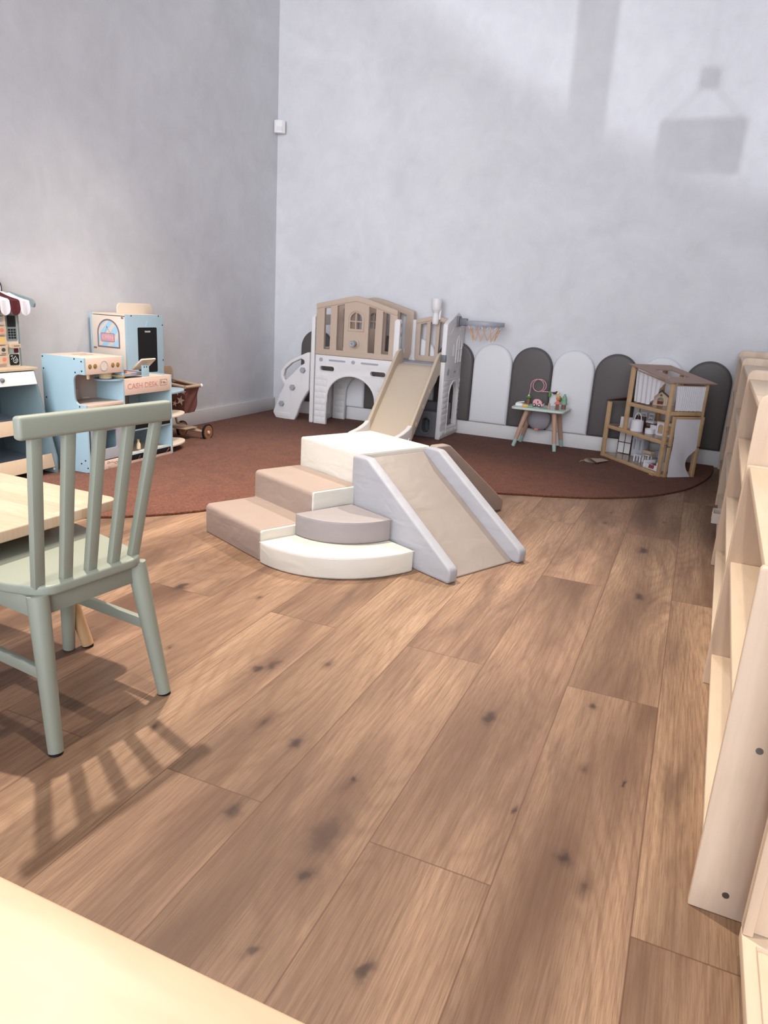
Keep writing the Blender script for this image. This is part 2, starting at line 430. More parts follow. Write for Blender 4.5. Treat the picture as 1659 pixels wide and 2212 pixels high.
# ------------------------------------------------------------------ soft play set
YS = -0.44477499
SA = Vector((cos(YS), sin(YS))); SB = Vector((-sin(YS), cos(YS)))
def sab(a, b, z=0):
    p = SA * a + SB * b; return (p.x, p.y, z)
def leatherette(name, c):
    m, nt, bs = newmat(name); c = lin(c)
    tc = N(nt, 'ShaderNodeTexCoord'); o = tc.outputs['Object']
    f = noise(nt, o, 5, 3, .5, .6)
    nt.links.new(mix(nt, f, tuple(v * .93 for v in c), tuple(min(1, v * 1.06) for v in c)), bs.inputs['Base Color'])
    setin(bs, Roughness=.5); bs.inputs['Specular IOR Level'].default_value = .35
    h = math_(nt, 'ADD', math_(nt, 'MULTIPLY', noise(nt, mapping(nt, o, (1, 1, 2)), 7, 2, .4, 1.), .7), math_(nt, 'MULTIPLY', noise(nt, o, 600, 1), .02))
    bump(nt, bs, h, .22, .03)
    return m
M['cream'] = leatherette('cream_leatherette', (214, 208, 196))
M['taupe'] = leatherette('taupe_leatherette', (160, 141, 129))
M['ramp'] = leatherette('sand_leatherette', (148, 137, 129))
M['greyl'] = leatherette('pale_grey_leatherette', (166, 166, 171))
M['mauve'] = leatherette('mauve_grey_leatherette', (152, 144, 143))

ROOT_G = 'padded soft play blocks on the floor'
# steps: local x along SA, y along SB (uphill +y)
st = thing('soft_play_steps', 'taupe two-step padded block with cream ends at the left of the soft play set', 'soft play block', sab(-2.507, 1.67), YS, ROOT_G)
Lp = roundpoly([(-.243, 0), (.245, 0), (.245, .25), (0, .25), (0, .127), (-.243, .127)], [.006, .006, .012, .02, .006, .02])
b = B(); b.plate(Lp, t=.432, M=basis((-.003, 0, 0), (0, 1, 0), (0, 0, 1)), bev=.007); obj('cover', b, M['taupe'], st)
Ls = roundpoly([(-.239, .004), (.243, .004), (.243, .247), (.004, .247), (.004, .124), (-.239, .124)], [.006, .006, .01, .01, .004, .01])
b = B(); b.plate(Ls, t=.012, M=basis((.2175, 0, 0), (0, 1, 0), (0, 0, 1)), bev=.004); obj('end_panel', b, M['cream'], st)['label'] = 'cream end panel of the steps'
#b = B(); b.plate(Ls, t=.012, M=basis((-.2235, 0, 0), (0, 1, 0), (0, 0, 1)), bev=.004); obj('end_panel', b, M['cream'], st)['label'] = 'cream end panel of the steps'

bx = thing('soft_play_block', 'tall cream padded cube between the steps and the slides', 'soft play block', sab(-2.521, 2.136), YS, ROOT_G)
b = B(); b.bb((-.215, -.215, 0), (.215, .215, .38), .009, seg=3); obj('cover', b, M['cream'], bx)
b = B()
for sx in (-1, 1): b.tube([(sx * .2115, -.205, .377), (sx * .2115, .205, .377)], .0022)
for sy in (-1, 1): b.tube([(-.205, sy * .2115, .377), (.205, sy * .2115, .377)], .0022)
b.tube([(.2125, -.2125, .01), (.2125, -.2125, .372)], .0022)
obj('piping', b, M['cream'], bx)

def soft_slide(label, loc, rz, L, face, zt=.382, sides=(-1, 1)):
    t = thing('soft_play_slide', label, 'soft play slide', loc, rz, ROOT_G)
    b = B(); R = roundpoly([(0, 0), (L - .03, 0), (L - .03, .006), (.012, zt - .022), (0, zt - .022)], [.003, .004, .004, .012, .004])
    b.plate(R, t=.364, M=basis((0, 0, 0), (1, 0, 0), (0, 0, 1)), bev=.004); obj('ramp', b, M['ramp'], t)['label'] = 'sand coloured sliding surface'
    for s in sides:
        P = roundpoly([(.001, 0), (L, 0), (L + .006, .055), (.095, zt), (.001, zt)], [.006, .014, .03, .05, .014])
        b = B(); b.plate(P, t=.048, M=basis((0, s * .2075, 0), (1, 0, 0), (0, 0, 1)), bev=.009, res=3)
        o = obj('side_bolster', b, face, t)
        b = B()
        off = .0235
        for q in (-off + .003, off - .003):
            pts = roundpoly([(.006, .006), (L - .004, .006), (L, .054), (.093, zt - .004), (.006, zt - .004)], [.006, .012, .028, .046, .012])
            b.tube([(p[0], s * .2075 + q, p[1]) for p in pts], .0016, 4, True)
        obj('seam', b, M['mauve'], o)
    return t
soft_slide('padded slide with pale grey sides running down towards the bookcases', sab(-2.302, 2.115), YS, .60, M['greyl'])
soft_slide('padded slide behind the cream cube, only its taupe side showing', sab(-2.508, 2.356), YS + pi / 2, .53, M['taupe'], sides=(-1,))

def qdisc(ra, rb, n=22, p=2.15):
    out = [(0, 0)]
    for k in range(n + 1):
        a = -pi / 2 + (pi / 2) * k / n
        c, s = cos(a), -sin(a)
        out.append((ra * abs(c) ** (2 / p), -rb * abs(s) ** (2 / p)))
    return out
q = thing('soft_quarter_step', 'large cream quarter-round padded step lying on the floor', 'soft play block', sab(-2.277, 1.868), YS, ROOT_G)
b = B(); b.plate(roundpoly(qdisc(.402, .452), [.004, .012] + [0] * 21 + [.012]), t=.087, M=XY(.0435), bev=.009, res=3); obj('cover', b, M['cream'], q)
b = B(); b.tube([(x, y, .0835) for x, y in qdisc(.399, .449)[1:]], .0018, 4); obj('seam', b, M['cream'], q)
q = thing('soft_quarter_step', 'small mauve-grey quarter-round padded step on top of the cream one', 'soft play block', sab(-2.277, 1.868, .0872), YS, ROOT_G)
b = B(); b.plate(roundpoly(qdisc(.262, .288), [.004, .012] + [0] * 21 + [.012]), t=.09, M=XY(.045), bev=.009, res=3); obj('cover', b, M['mauve'], q)
b = B(); b.tube([(x, y, .0865) for x, y in qdisc(.259, .285)[1:]], .0018, 4); obj('seam', b, M['mauve'], q)
# ------------------------------------------------------------------ shared furniture materials
M['sage'] = plain('sage_paint', (150, 155, 141), .42, .03, 8)
M['foot'] = plain('black_felt', (24, 22, 22), .9)
M['butcher'] = None
def butcher():
    m, nt, bs = newmat('butcher_block_rubberwood'); L = nt.links
    tc = N(nt, 'ShaderNodeTexCoord'); sp = N(nt, 'ShaderNodeSeparateXYZ'); L.new(tc.outputs['Object'], sp.inputs[0])
    X, Y = sp.outputs[0], sp.outputs[1]
    row = math_(nt, 'FLOOR', math_(nt, 'DIVIDE', Y, .062))
    wn = N(nt, 'ShaderNodeTexWhiteNoise', noise_dimensions='1D'); L.new(row, wn.inputs['W'])
    ix = math_(nt, 'FLOOR', math_(nt, 'ADD', math_(nt, 'DIVIDE', X, .33), wn.outputs['Value']))
    c2 = N(nt, 'ShaderNodeCombineXYZ'); L.new(row, c2.inputs[0]); L.new(ix, c2.inputs[1])
    w2 = N(nt, 'ShaderNodeTexWhiteNoise', noise_dimensions='2D'); L.new(c2.outputs[0], w2.inputs['Vector'])
    g = N(nt, 'ShaderNodeCombineXYZ'); L.new(math_(nt, 'MULTIPLY', X, .12), g.inputs[0]); L.new(Y, g.inputs[1]); L.new(math_(nt, 'MULTIPLY', w2.outputs['Value'], 20.), g.inputs[2])
    n = noise(nt, g.outputs[0], 120, 3, .6); n2 = noise(nt, g.outputs[0], 18, 3, .5, .5)
    c = mix(nt, w2.outputs['Value'], lin((186, 155, 130)), lin((212, 188, 164)))
    c = mix(nt, math_(nt, 'MULTIPLY', ramp(nt, n, [(.45, 0.), (.7, 1.)]), .35), c, lin((176, 132, 96)))
    c = mix(nt, math_(nt, 'MULTIPLY', ramp(nt, n2, [(.5, 0.), (.7, 1.)]), .3), c, lin((196, 154, 116)))
    L.new(c, bs.inputs['Base Color']); setin(bs, Roughness=.4)
    return m
M['butcher'] = butcher()
M['beech'] = wood('beech_turned', (206, 168, 126), (190, 150, 108), (9, 9, .8), .45, False)
M['maple'] = wood('maple_panel', (226, 204, 181), (213, 187, 160), (2.6, 2.6, .35), .42)
M['maple_y'] = wood('maple_board', (228, 208, 184), (217, 193, 164), (2.6, .35, 2.6), .42)
M['maple_x'] = wood('maple_tabletop', (216, 190, 158), (206, 176, 142), (.5, 2.2, 2.2), .4)
M['screw'] = plain('steel_bolt', (120, 120, 122), .35, metal=.9)

# ------------------------------------------------------------------ child's spindle chair (local x = backwards, y = along the back)
ch = thing('wooden_chair', 'sage green spindle-back child chair pushed up to the wooden table', 'chair', (-1.144, 1.162, 0), -.122)
seat = roundpoly([(-.033, -.132), (-.033, .138), (-.13, .165), (-.36, .2), (-.405, .19), (-.405, -.19), (-.36, -.2), (-.13, -.165)], [.05, .05, .1, .05, .03, .03, .05, .1], 6)
b = B(); b.plate(seat, t=.024, M=XY(.364), bev=.006, res=3); obj('seat', b, M['sage'], ch)
b = B(); b.box((.004, 0, .7305), (.024, .386, .047), .008, seg=4); obj('top_rail', b, M['sage'], ch)
for k in range(5):
    f = (k - 2) / 2
    p0 = Vector((-.063 + (abs(f) < .8) * .006, .128 * f, .370)); p1 = Vector((.002, .154 * f, .712))
    d = p1 - p0; b = B()
    b.box((0, 0, 0), (.019, .026, d.length), .004)
    b.bm.transform(Matrix.Translation((p0 + p1) / 2) @ Vector((0, 0, 1)).rotation_difference(d.normalized()).to_matrix().to_4x4())
    obj('spindle', b, M['sage'], ch)
def chair_leg(p0, p1):
    b = B(); p0 = Vector(p0); p1 = Vector(p1)
    b.cyl(p0 + (p1 - p0) * .012, p1, .0165, .0235, 28); o = obj('leg', b, M['sage'], ch)
    b = B(); b.cyl((p0.x, p0.y, 0), (p0.x, p0.y, .006), .0155, .0155, 20); obj('foot_pad', b, M['foot'], o)
for s in (-1, 1):
    chair_leg((0, .158 * s, 0), (-.059, .133 * s, .354)); chair_leg((-.392, .170 * s, 0), (-.345, .148 * s, .354))
b = B()
for s in (-1, 1):
    b.bb((-.068, -.13, .306), (-.05, .13, .353), .003) if s < 0 else b.bb((-.356, -.145, .306), (-.338, .145, .353), .003)
    b.box((-.202, .14 * s, .329), (.27, .018, .047), .003)
obj('apron', b, M['sage'], ch)
for s in (-1, 1):
    b = B(); b.box((-.199, .1525 * s, .185), (.335, .016, .028), .003); obj('stretcher', b, M['sage'], ch)

# ------------------------------------------------------------------ child's table on the left
tb = thing('wooden_table', 'light butcher-block child table at the left edge with round splayed legs', 'table', (-1.393, 1.456, 0), -.035)
b = B(); b.plate(rrect(-1.1, -.72, .012, .006, .03), t=.03, M=XY(.435), bev=.005, res=3); obj('tabletop', b, M['butcher'], tb)
for sx, sy in ((0, 0), (1, 0), (0, 1), (1, 1)):
    fx = -.088 if not sx else -1.0; fy = -.04 if not sy else -.67
    tx = fx + (-.075 if not sx else .075); ty = fy + (-.075 if not sy else .075)
    b = B(); b.cyl((fx, fy, .006), (tx, ty, .42), .0165, .022, 24); o = obj('leg', b, M['beech'], tb)
    b = B(); b.cyl((fx, fy, 0), (fx, fy, .0065), .0155, .0155, 20); obj('foot_pad', b, M['foot'], o)
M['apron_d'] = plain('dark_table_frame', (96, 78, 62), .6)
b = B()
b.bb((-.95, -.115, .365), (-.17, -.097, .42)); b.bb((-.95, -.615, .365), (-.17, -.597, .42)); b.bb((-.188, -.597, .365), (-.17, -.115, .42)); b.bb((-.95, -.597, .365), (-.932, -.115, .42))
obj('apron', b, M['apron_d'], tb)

# ------------------------------------------------------------------ table corner in the foreground
tf = thing('maple_table', 'pale maple tabletop closest to the camera in the bottom left corner', 'table', (-.75, .02, 0), 0)
b = B(); b.plate(rrect(-.72, -.42, .70, .333, .03), t=.024, M=XY(.488), bev=.003, res=2); obj('tabletop', b, M['maple_x'], tf)
for sx in (-1, 1):
    for sy in (-1, 1):
        b = B(); b.cyl((.62 * sx, -.04 + .3 * sy, 0), (.62 * sx, -.04 + .3 * sy, .476), .02, .024, 24); obj('leg', b, M['maple'], tf)

# ------------------------------------------------------------------ padded arch panels along the back wall
M['pad_w'] = plain('white_pad', (226, 225, 226), .5, .01, 5)
M['pad_g'] = plain('charcoal_pad', (88, 82, 80), .48, .03, 5)
where = ['darkest corner pad, behind the climbing ladder', 'seen through the white arch of the playhouse, left part', 'seen through the white arch of the playhouse, right part', 'behind the toy slide and its rail',
         'half hidden by the playhouse tower', 'just right of the playhouse tower', 'behind the bead coil on the small activity table', 'right of the activity table',
         'left behind the dollhouse', 'top just showing behind the dollhouse roof', 'rightmost, between dollhouse and bookcases']
for k in range(-5, 6):
    cx = -1.48 + .3135 * k; dark = k % 2 != 0
    b = B(); b.plate(arch(-.1555, .1555, .001, .623, 24), t=.05, M=XZ(0), bev=.022, res=4)
    o = obj('wall_pad', b, M['pad_g' if dark else 'pad_w']); o.location = (cx, YB - .0252, .1205)
    tag(o, ('charcoal' if dark else 'white') + ' round-topped upholstered wall pad, ' + where[k + 5], 'wall pad', 'round-topped pads along the back wall')

# ------------------------------------------------------------------ bookcases along the right
def bookcase(y0, L, h, lbl, shelves, books=False):
    x0 = .14 + .0247 * (y0 - 1.2)
    t = thing('bookcase', lbl, 'bookcase', (x0, y0, 0), -.0247, 'maple bookcases in a row')
    D = .30
    for k, y in enumerate((.009, L - .009)):
        P = roundpoly([(0, 0), (D, 0), (D, h), (0, h)], [.003, .003, .02, .028 if h > .7 else .008], 6)
        b = B(); b.plate(P, t=.018, M=basis((0, y, 0), (1, 0, 0), (0, 0, 1)), bev=.0025); o = obj('side_panel', b, M['maple'], t)
        if k == 0 and h < .7:
            for x, z in ((.055, .045), (.055, .335), (.055, .6), (.25, .045), (.25, .335)):
                s = B(); s.cyl((x, -.0012, z), (x, .002, z), .0058, .0062, 20); s.cyl((x, -.0016, z), (x, .002, z), .0026, .0026, 6); obj('bolt', s, M['screw'], o)
    b = B(); b.bb((D - .012, .018, .04), (D - .004, L - .018, h - .02)); obj('back_panel', b, M['maple_y'], t)
    for z in shelves:
        b = B(); b.bb((.008, .0182, z - .018), (D - .012, L - .0182, z), .0015); obj('shelf', b, M['maple_y'], t)
    b = B(); b.bb((.02, .02, 0), (.034, L - .02, shelves[0] - .018)); obj('plinth', b, M['maple_y'], t)
    return t
bookcase(1.197, .925, .645, 'lowest bookcase, nearest the camera, empty, bolts in its maple end panel', [.095, .375, .640])
bookcase(2.128, 1.155, .832, 'second maple bookcase from the camera, taller than the first, next behind it', [.07, .31, .56, .795])
bookcase(3.289, 1.165, .832, 'third maple bookcase from the camera, the one holding a picture book', [.07, .31, .56, .795])
bookcase(4.460, 1.165, .832, 'farthest maple bookcase, standing against the back wall', [.07, .31, .56, .795])
# picture book
M['book_n'] = plain('navy_cover', (38, 36, 72), .4); M['book_y'] = plain('yellow_cover', (226, 196, 92), .4); M['book_p'] = plain('pink_cover', (206, 120, 140), .4); M['paper'] = plain('paper', (236, 232, 224), .8)
bk = thing('picture_book', 'thin picture book with yellow, navy and pink spine standing in the third bookcase', 'book', (.2005, 3.40, .3105), -.0247)
b = B()
for z0, z1, mi in ((0, .012, 1), (.012, .035, 2), (.035, .125, 0), (.125, .205, 1)):
    b.mi = mi; b.bb((0, 0, z0), (.15, .012, z1))
obj('cover', b, [M['book_n'], M['book_y'], M['book_p']], bk)
b = B(); b.bb((.004, .0015, .2), (.148, .0105, .2055)); obj('pages', b, M['paper'], bk)
# clear tray peeping out low on the row
M['clear'] = plain('frosted_plastic', (226, 216, 204), .2); M['ydot'] = plain('yellow_print', (236, 214, 120), .4)
tr = thing('plastic_tray', 'small frosted tray with yellow dots sticking out low from the third bookcase', 'tray', (.19, 3.72, .0702), -.0247)
b = B(); b.bb((-.008, 0, 0), (.2, .12, .005), .002); b.bb((-.008, 0, .005), (-.004, .12, .05), .001); b.bb((-.004, 0, .005), (.2, .004, .05)); b.bb((-.004, .116, .005), (.2, .12, .05)); obj('tray_body', b, M['clear'], tr)
b = B()
for z in (.014, .026, .038): b.cyl((-.0095, .06, z), (-.0075, .06, z), .004, .004, 14)
obj('print', b, M['ydot'], tr)

# low display unit in the bottom right corner
lu = thing('low_shelf_unit', 'low maple unit with rimmed base shelf and upright board, cut by the bottom right corner', 'shelf unit', (.213, .28, 0), 0)
b = B(); b.bb((.004, .004, .04), (.40, .834, .056)); obj('base_shelf', b, M['maple_y'], lu)
b = B(); b.plate(rrect(0, 0, .404, .838, .006), [rrect(.020, .03, .384, .80, .003)], .024, XY(.052), bev=.002); obj('rim', b, M['maple_y'], lu)
b = B(); b.plate(roundpoly([(.0, .0645), (.404, .0645), (.404, .74), (.0, .74)], [.002, .002, .03, .03]), t=.014, M=XZ(.831), bev=.002); o = obj('upright_board', b, M['maple'], lu)
b = B(); b.bb((0, .8135, .0645), (.016, .8235, .73), .002); obj('edge_strip', b, M['maple'], o)
for x in (.018, .386):
    for y in (.10, .60):
        b = B(); b.sph((x, y, .0205), .0205, (1.25, 1.25, 1)); obj('foot', b, M['maple'], lu)
# ------------------------------------------------------------------ plastic climbing playhouse with slide
def local(b, t):
    """shapes drawn in world metres, stored relative to their thing"""
    b.bm.transform(t.matrix_basis.inverted()); return b
M['pl_w'] = plain('white_plastic', (230, 226, 224), .38, .015, 5)
M['pl_b'] = plain('beige_plastic', (194, 172, 154), .4, .02, 5)
M['pl_s'] = plain('sand_plastic', (204, 186, 164), .38, .02, 5)
M['pl_g'] = plain('grey_plastic', (166, 168, 176), .4, .02, 5)
M['pl_d'] = plain('dark_grey_plastic', (112, 113, 118), .45, .02, 5)
M['hole'] = plain('dark_recess', (40, 30, 24), .8)
ph = thing('climbing_playhouse', 'white and beige plastic toddler climbing castle with slide in the corner of the room', 'playhouse', (-2.3, 5.42, .0122))
def P_(name, b, m, par=None, lab=None):
    o = obj(name, local(b, ph), m, par or ph)
    if lab: o['label'] = lab
    return o
Z0 = .0125
P_('deck', B().bb((-2.852, 5.285, .545), (-1.772, 5.60, .57), .004), M['pl_g'])
# left side panel (edge on) with arch
b = B(); b.plate(roundpoly([(5.245, Z0), (5.63, Z0), (5.63, .86), (5.60, .885), (5.275, .885), (5.245, .86)], [.01, .01, .01, .02, .02, .01]),
        [arch(5.32, 5.555, .06, .42), rrect(5.30, .62, 5.58, .80, .03)], .034, YZ(-2.872), bev=.006); P_('side_panel', b, M['pl_w'], lab='white side panel on the ladder side')
def archpanel(y, side):
    b = B()
    o_ = roundpoly([(-2.846, Z0), (-2.735, Z0), (-2.735, .2)], [.008, .008, 0])
    o_ = [(-2.846, Z0), (-2.737, Z0), (-2.733, .2)]
    n = 20
    for k in range(n + 1):
        a = pi - pi * k / n
        o_.append((-2.516 + .217 * cos(a), .235 + .192 * sin(a)))
    o_ += [(-2.295, .2), (-2.291, Z0), (-2.155, Z0), (-2.155, .572), (-2.846, .572)]
    h = [rrect(-2.80, .448, -2.672, .484, .0179), rrect(-2.352, .442, -2.222, .478, .0179)]
    b.plate(o_, h, .034, XZ(y), bev=.005); p = P_('arch_panel', b, M['pl_w'])
    # raised rim of the arch, slot collars and moulded bricks
    b = B(); r = []
    pts = [(-2.733, y - side * .017, .2)] + [(-2.516 + .217 * cos(pi - pi * k / n), y - side * .017, .235 + .192 * sin(pi - pi * k / n)) for k in range(n + 1)] + [(-2.295, y - side * .017, .2)]
    b.tube(pts, .008, 8)
    for q in h: b.tube([(x, y - side * .017, z) for x, z in [(-2.736 + (x_ + 2.736) * 1.06, .466 + (z_ - .466) * 1.2) for x_, z_ in h[0]]] if q is h[0] else [(-2.287 + (x_ + 2.287) * 1.06, y - side * .017, .46 + (z_ - .46) * 1.2) for x_, z_ in h[1]], .0045, 6, True)
    P_('moulded_rim', b, M['pl_w'], p)
    b = B(); z = .02; i = 0
    while z < .40:
        w0 = -2.842; w1 = -2.742 if z < .2 else -2.742 + max(0, (z - .25)) * .12
        cut = -2.80 if i % 2 else -2.775
        b.box(((w0 + cut) / 2, y - side * .0175, z + .0245), (cut - w0 - .006, .006, .045), .0025)
        b.box(((w1 + cut) / 2, y - side * .0175, z + .0245), (w1 - cut - .006, .006, .045), .0025)
        z += .0505; i += 1
    P_('moulded_brick', b, M['pl_w'], p); b = B(); z = .02
    while z < .36:
        b.box((-2.222, y - side * .0175, z + .0245), (.12, .006, .045), .0025); z += .0505
    P_('moulded_brick', b, M['pl_w'], p)
    if side > 0:
        b = B()
        for x0, x1 in ((-2.722, -2.575), (-2.438, -2.288)): b.plate(rrect(x0, .527, x1, .541, .0069), t=.006, M=XZ(y - .0175))
        for x in (-2.793, -2.506): b.plate(circ(x, .534, .0155), t=.006, M=XZ(y - .0175))
        P_('grey_inlay', b, M['pl_g'], p, 'grey bars and dots set in the white panel')
archpanel(5.265, 1); archpanel(5.605, 1)
def railing(y, side):
    out = roundpoly([(-2.847, .574), (-2.152, .574), (-2.150, .951), (-2.42, 1.026), (-2.50, 1.040), (-2.58, 1.026), (-2.847, .966)], [.01, .01, .012, .06, .04, .06, .012])
    holes = [[(-2.776, .618), (-2.722, .618), (-2.722, .944), (-2.776, .933)], [(-2.664, .618), (-2.602, .618), (-2.602, .972), (-2.664, .957)],
             [(-2.390, .618), (-2.332, .618), (-2.332, .952), (-2.390, .966)], [(-2.272, .618), (-2.212, .618), (-2.212, .919), (-2.272, .936)]]
    # arched window, four panes
    a = arch(-2.548, -2.448, .792, .912, 20); cx = -2.498
    def clip(x0, x1, z0, z1):
        r = .05; zs = .862; p = [(x0, z0), (x1, z0)]
        if z1 > .87:
            if x1 > cx: p += [(cx + r * cos(t), zs + r * sin(t)) for t in [radians(v) for v in range(0, 85, 12)]] + [(x0, zs + .049)]
            else: p += [(x1, zs + .049)] + [(cx - r * cos(t), zs + r * sin(t)) for t in [radians(v) for v in range(84, -1, -12)]]
        else: p += [(x1, z1), (x0, z1)]
        return p
    holes += [clip(-2.548, -2.504, .792, .842), clip(-2.492, -2.448, .792, .842), clip(-2.548, -2.504, .854, .912), clip(-2.492, -2.448, .854, .912)]
    b = B(); b.plate(out, holes, .034, XZ(y), bev=.004); r = P_('railing', b, M['pl_b'])
    yf = y - .018 * side
    b = B()
    b.plate(roundpoly([(-2.847, .925), (-2.847, .966), (-2.58, 1.026), (-2.50, 1.04), (-2.42, 1.026), (-2.150, .951), (-2.150, .911), (-2.42, .985), (-2.50, .999), (-2.58, .985)], [.005, .01, .06, .04, .06, .01, .005, .06, .04, .06]), t=.01, M=XZ(yf), bev=.003)
    b.plate(rrect(-2.847, .574, -2.152, .612, .008), t=.01, M=XZ(yf), bev=.003)
    P_('top_beam', b, M['pl_b'], r)
    b = B(); fr = arch(-2.565, -2.431, .776, .928, 22)
    b.tube([(x, yf, z) for x, z in fr], .0055, 8, True); b.tube([(-2.498, yf, .79), (-2.498, yf, .91)], .005, 8); b.tube([(-2.548, yf, .848), (-2.448, yf, .848)], .005, 8)
    P_('window_frame', b, M['pl_b'], r)
    b = B(); b.lathe([(.034, 0), (.034, .006), (.024, .008), (.022, .003), (0, .003)], XZ(yf, -2.496, .680), 28); P_('knob_ring', b, M['pl_b'], r)
    if side > 0:
        b = B(); b.lathe([(.016, 0), (.018, .03), (.023, .034), (.024, .055), (.02, .06), (.016, .058), (0, .058)], XZ(yf - .003, -2.496, .680), 24)
        b.box((-2.496, yf - .0625, .680), (.028, .004, .006)); b.box((-2.496, yf - .0625, .680), (.006, .004, .028))
        P_('knob', b, M['pl_g'], r, 'grey round knob')
    else:
        b = B(); b.cyl((-2.496, yf + .004, .68), (-2.496, yf + .0045, .68), .012, .012); P_('knob_socket', b, M['hole'], r)
railing(5.265, 1); railing(5.605, -1)
# lower railing above the slide
b = B(); out = roundpoly([(-2.128, .562), (-1.785, .562), (-1.785, .885), (-1.92, .922), (-1.957, .930), (-1.995, .922), (-2.128, .888)], [.008, .008, .01, .04, .03, .04, .01])
hs = [[(-2.084, .612), (-2.034, .612), (-2.034, .868), (-2.084, .855)], [(-2.002, .612), (-1.955, .612), (-1.955, .886), (-2.002, .876)], [(-1.924, .612), (-1.878, .612), (-1.878, .872), (-1.924, .884)], [(-1.848, .612), (-1.812, .612), (-1.812, .852), (-1.848, .862)]]
b.plate(out, hs, .034, XZ(5.605), bev=.004); r = P_('slide_railing', b, M['pl_b'])
b = B(); b.plate(roundpoly([(-2.128, .855), (-2.128, .888), (-1.995, .922), (-1.957, .93), (-1.92, .922), (-1.785, .885), (-1.785, .852), (-1.92, .889), (-1.957, .897), (-1.995, .889)], .008), t=.01, M=XZ(5.586), bev=.003); P_('top_beam', b, M['pl_b'], r)
b = B(); b.lathe([(0, .864), (.024, .864), (.026, .868), (.026, .925), (.022, .93), (.022, .948), (.028, .955), (.030, .965), (.036, .972), (.039, .978), (.041, 1.052), (.039, 1.058), (.034, 1.058), (.033, 1.0), (0, 1.0)], Matrix.Translation((-1.953, 5.56, 0)), 28); b.bb((-1.93, 5.56, .90), (-1.915, 5.59, .99), .004); P_('chimney', b, M['pl_w'])
b = B(); b.plate(roundpoly([(-2.152, .56), (-2.108, .56), (-2.116, .60), (-2.118, .888), (-2.147, .888), (-2.147, .62), (-2.17, .56)], .008), t=.05, M=XZ(5.59), bev=.006); P_('post', b, M['pl_w'])
b = B(); b.plate(roundpoly([(-2.168, .565), (-2.122, .565), (-2.122, .875), (-2.135, .888), (-2.152, .888), (-2.168, .872)], .008), t=.05, M=XZ(5.262), bev=.006); o = P_('post', b, M['pl_w'])
for z in (.845, .775):
    b = B(); b.plate(circ(5.262, z, .012, 16, .016), t=.004, M=YZ(-2.1215)); P_('notch', b, M['pl_g'], o)
# castle tower end panel, in the YZ plane
out = roundpoly([(5.222, Z0), (5.655, Z0), (5.655, .70), (5.645, .73), (5.655, .76), (5.655, .885), (5.485, .965), (5.45, .965), (5.222, .878)], [.008, .008, .01, .02, .01, .01, .02, .02, .012])
hs = [arch(5.378, 5.585, .095, .435, 22)]
b = B(); b.plate(out, hs, .036, YZ(-1.752), bev=.006); tw = P_('tower_panel', b, M['pl_w'])
xf = -1.7345
b = B()
b.tube([(xf, y, z) for y, z in arch(5.470, 5.592, .588, .79, 20)], .006, 8, True)
b.tube([(xf, 5.531, .592), (xf, 5.531, .785)], .0055, 8); b.tube([(xf, 5.474, .685), (xf, 5.588, .685)], .0055, 8)
b.tube([(xf, y, z) for y, z in arch(5.366, 5.597, .085, .447, 22)], .007, 8, True)
b.tube([(xf, 5.228, .465), (xf, 5.65, .465)], .003, 6)
b.tube([(xf, 5.24, .80), (xf, 5.30, .80), (xf, 5.34, .83), (xf, 5.38, .865), (xf, 5.43, .87), (xf, 5.52, .87), (xf, 5.56, .84), (xf, 5.62, .81)], .003, 6)
for y in (5.40, 5.622): b.tube([(xf, y - .012, .64), (xf, y - .012, .71), (xf, y, .725), (xf, y + .012, .71), (xf, y + .012, .64)], .004, 6, True)
b.tube([(xf, 5.525, .83), (xf, 5.525, .855)], .005, 6)
P_('moulded_window', b, M['pl_w'], tw)
b = B(); z = .12; i = 0
while z < .44:
    for y0, y1 in ((5.228, 5.362), (5.60, 5.652)):
        b.box((xf, (y0 + y1) / 2, z + .02), (.007, y1 - y0 - (.02 if i % 2 else .0), .036), .003)
    z += .043; i += 1
b.bb((xf - .002, 5.23, .03), (xf + .006, 5.65, .075), .004)
for y in (5.27, 5.36, 5.52, 5.61): b.box((xf, y, .055), (.02, .03, .022), .004)
P_('moulded_brick', b, M['pl_w'], tw)
b = B(); b.plate(circ(5.31, .525, .026), t=.008, M=YZ(xf)); b.plate(rrect(5.44, .51, 5.50, .528, .008), t=.008, M=YZ(xf)); b.plate(rrect(5.375, .50, 5.383, .545, .003), t=.008, M=YZ(xf)); b.plate(rrect(5.575, .50, 5.583, .545, .003), t=.008, M=YZ(xf))
P_('grey_inlay', b, M['pl_g'], tw)
b = B(); b.bb((-1.775, 5.216, .600), (-1.73, 5.24, .655), .006); P_('hinge', b, M['pl_d'], tw)

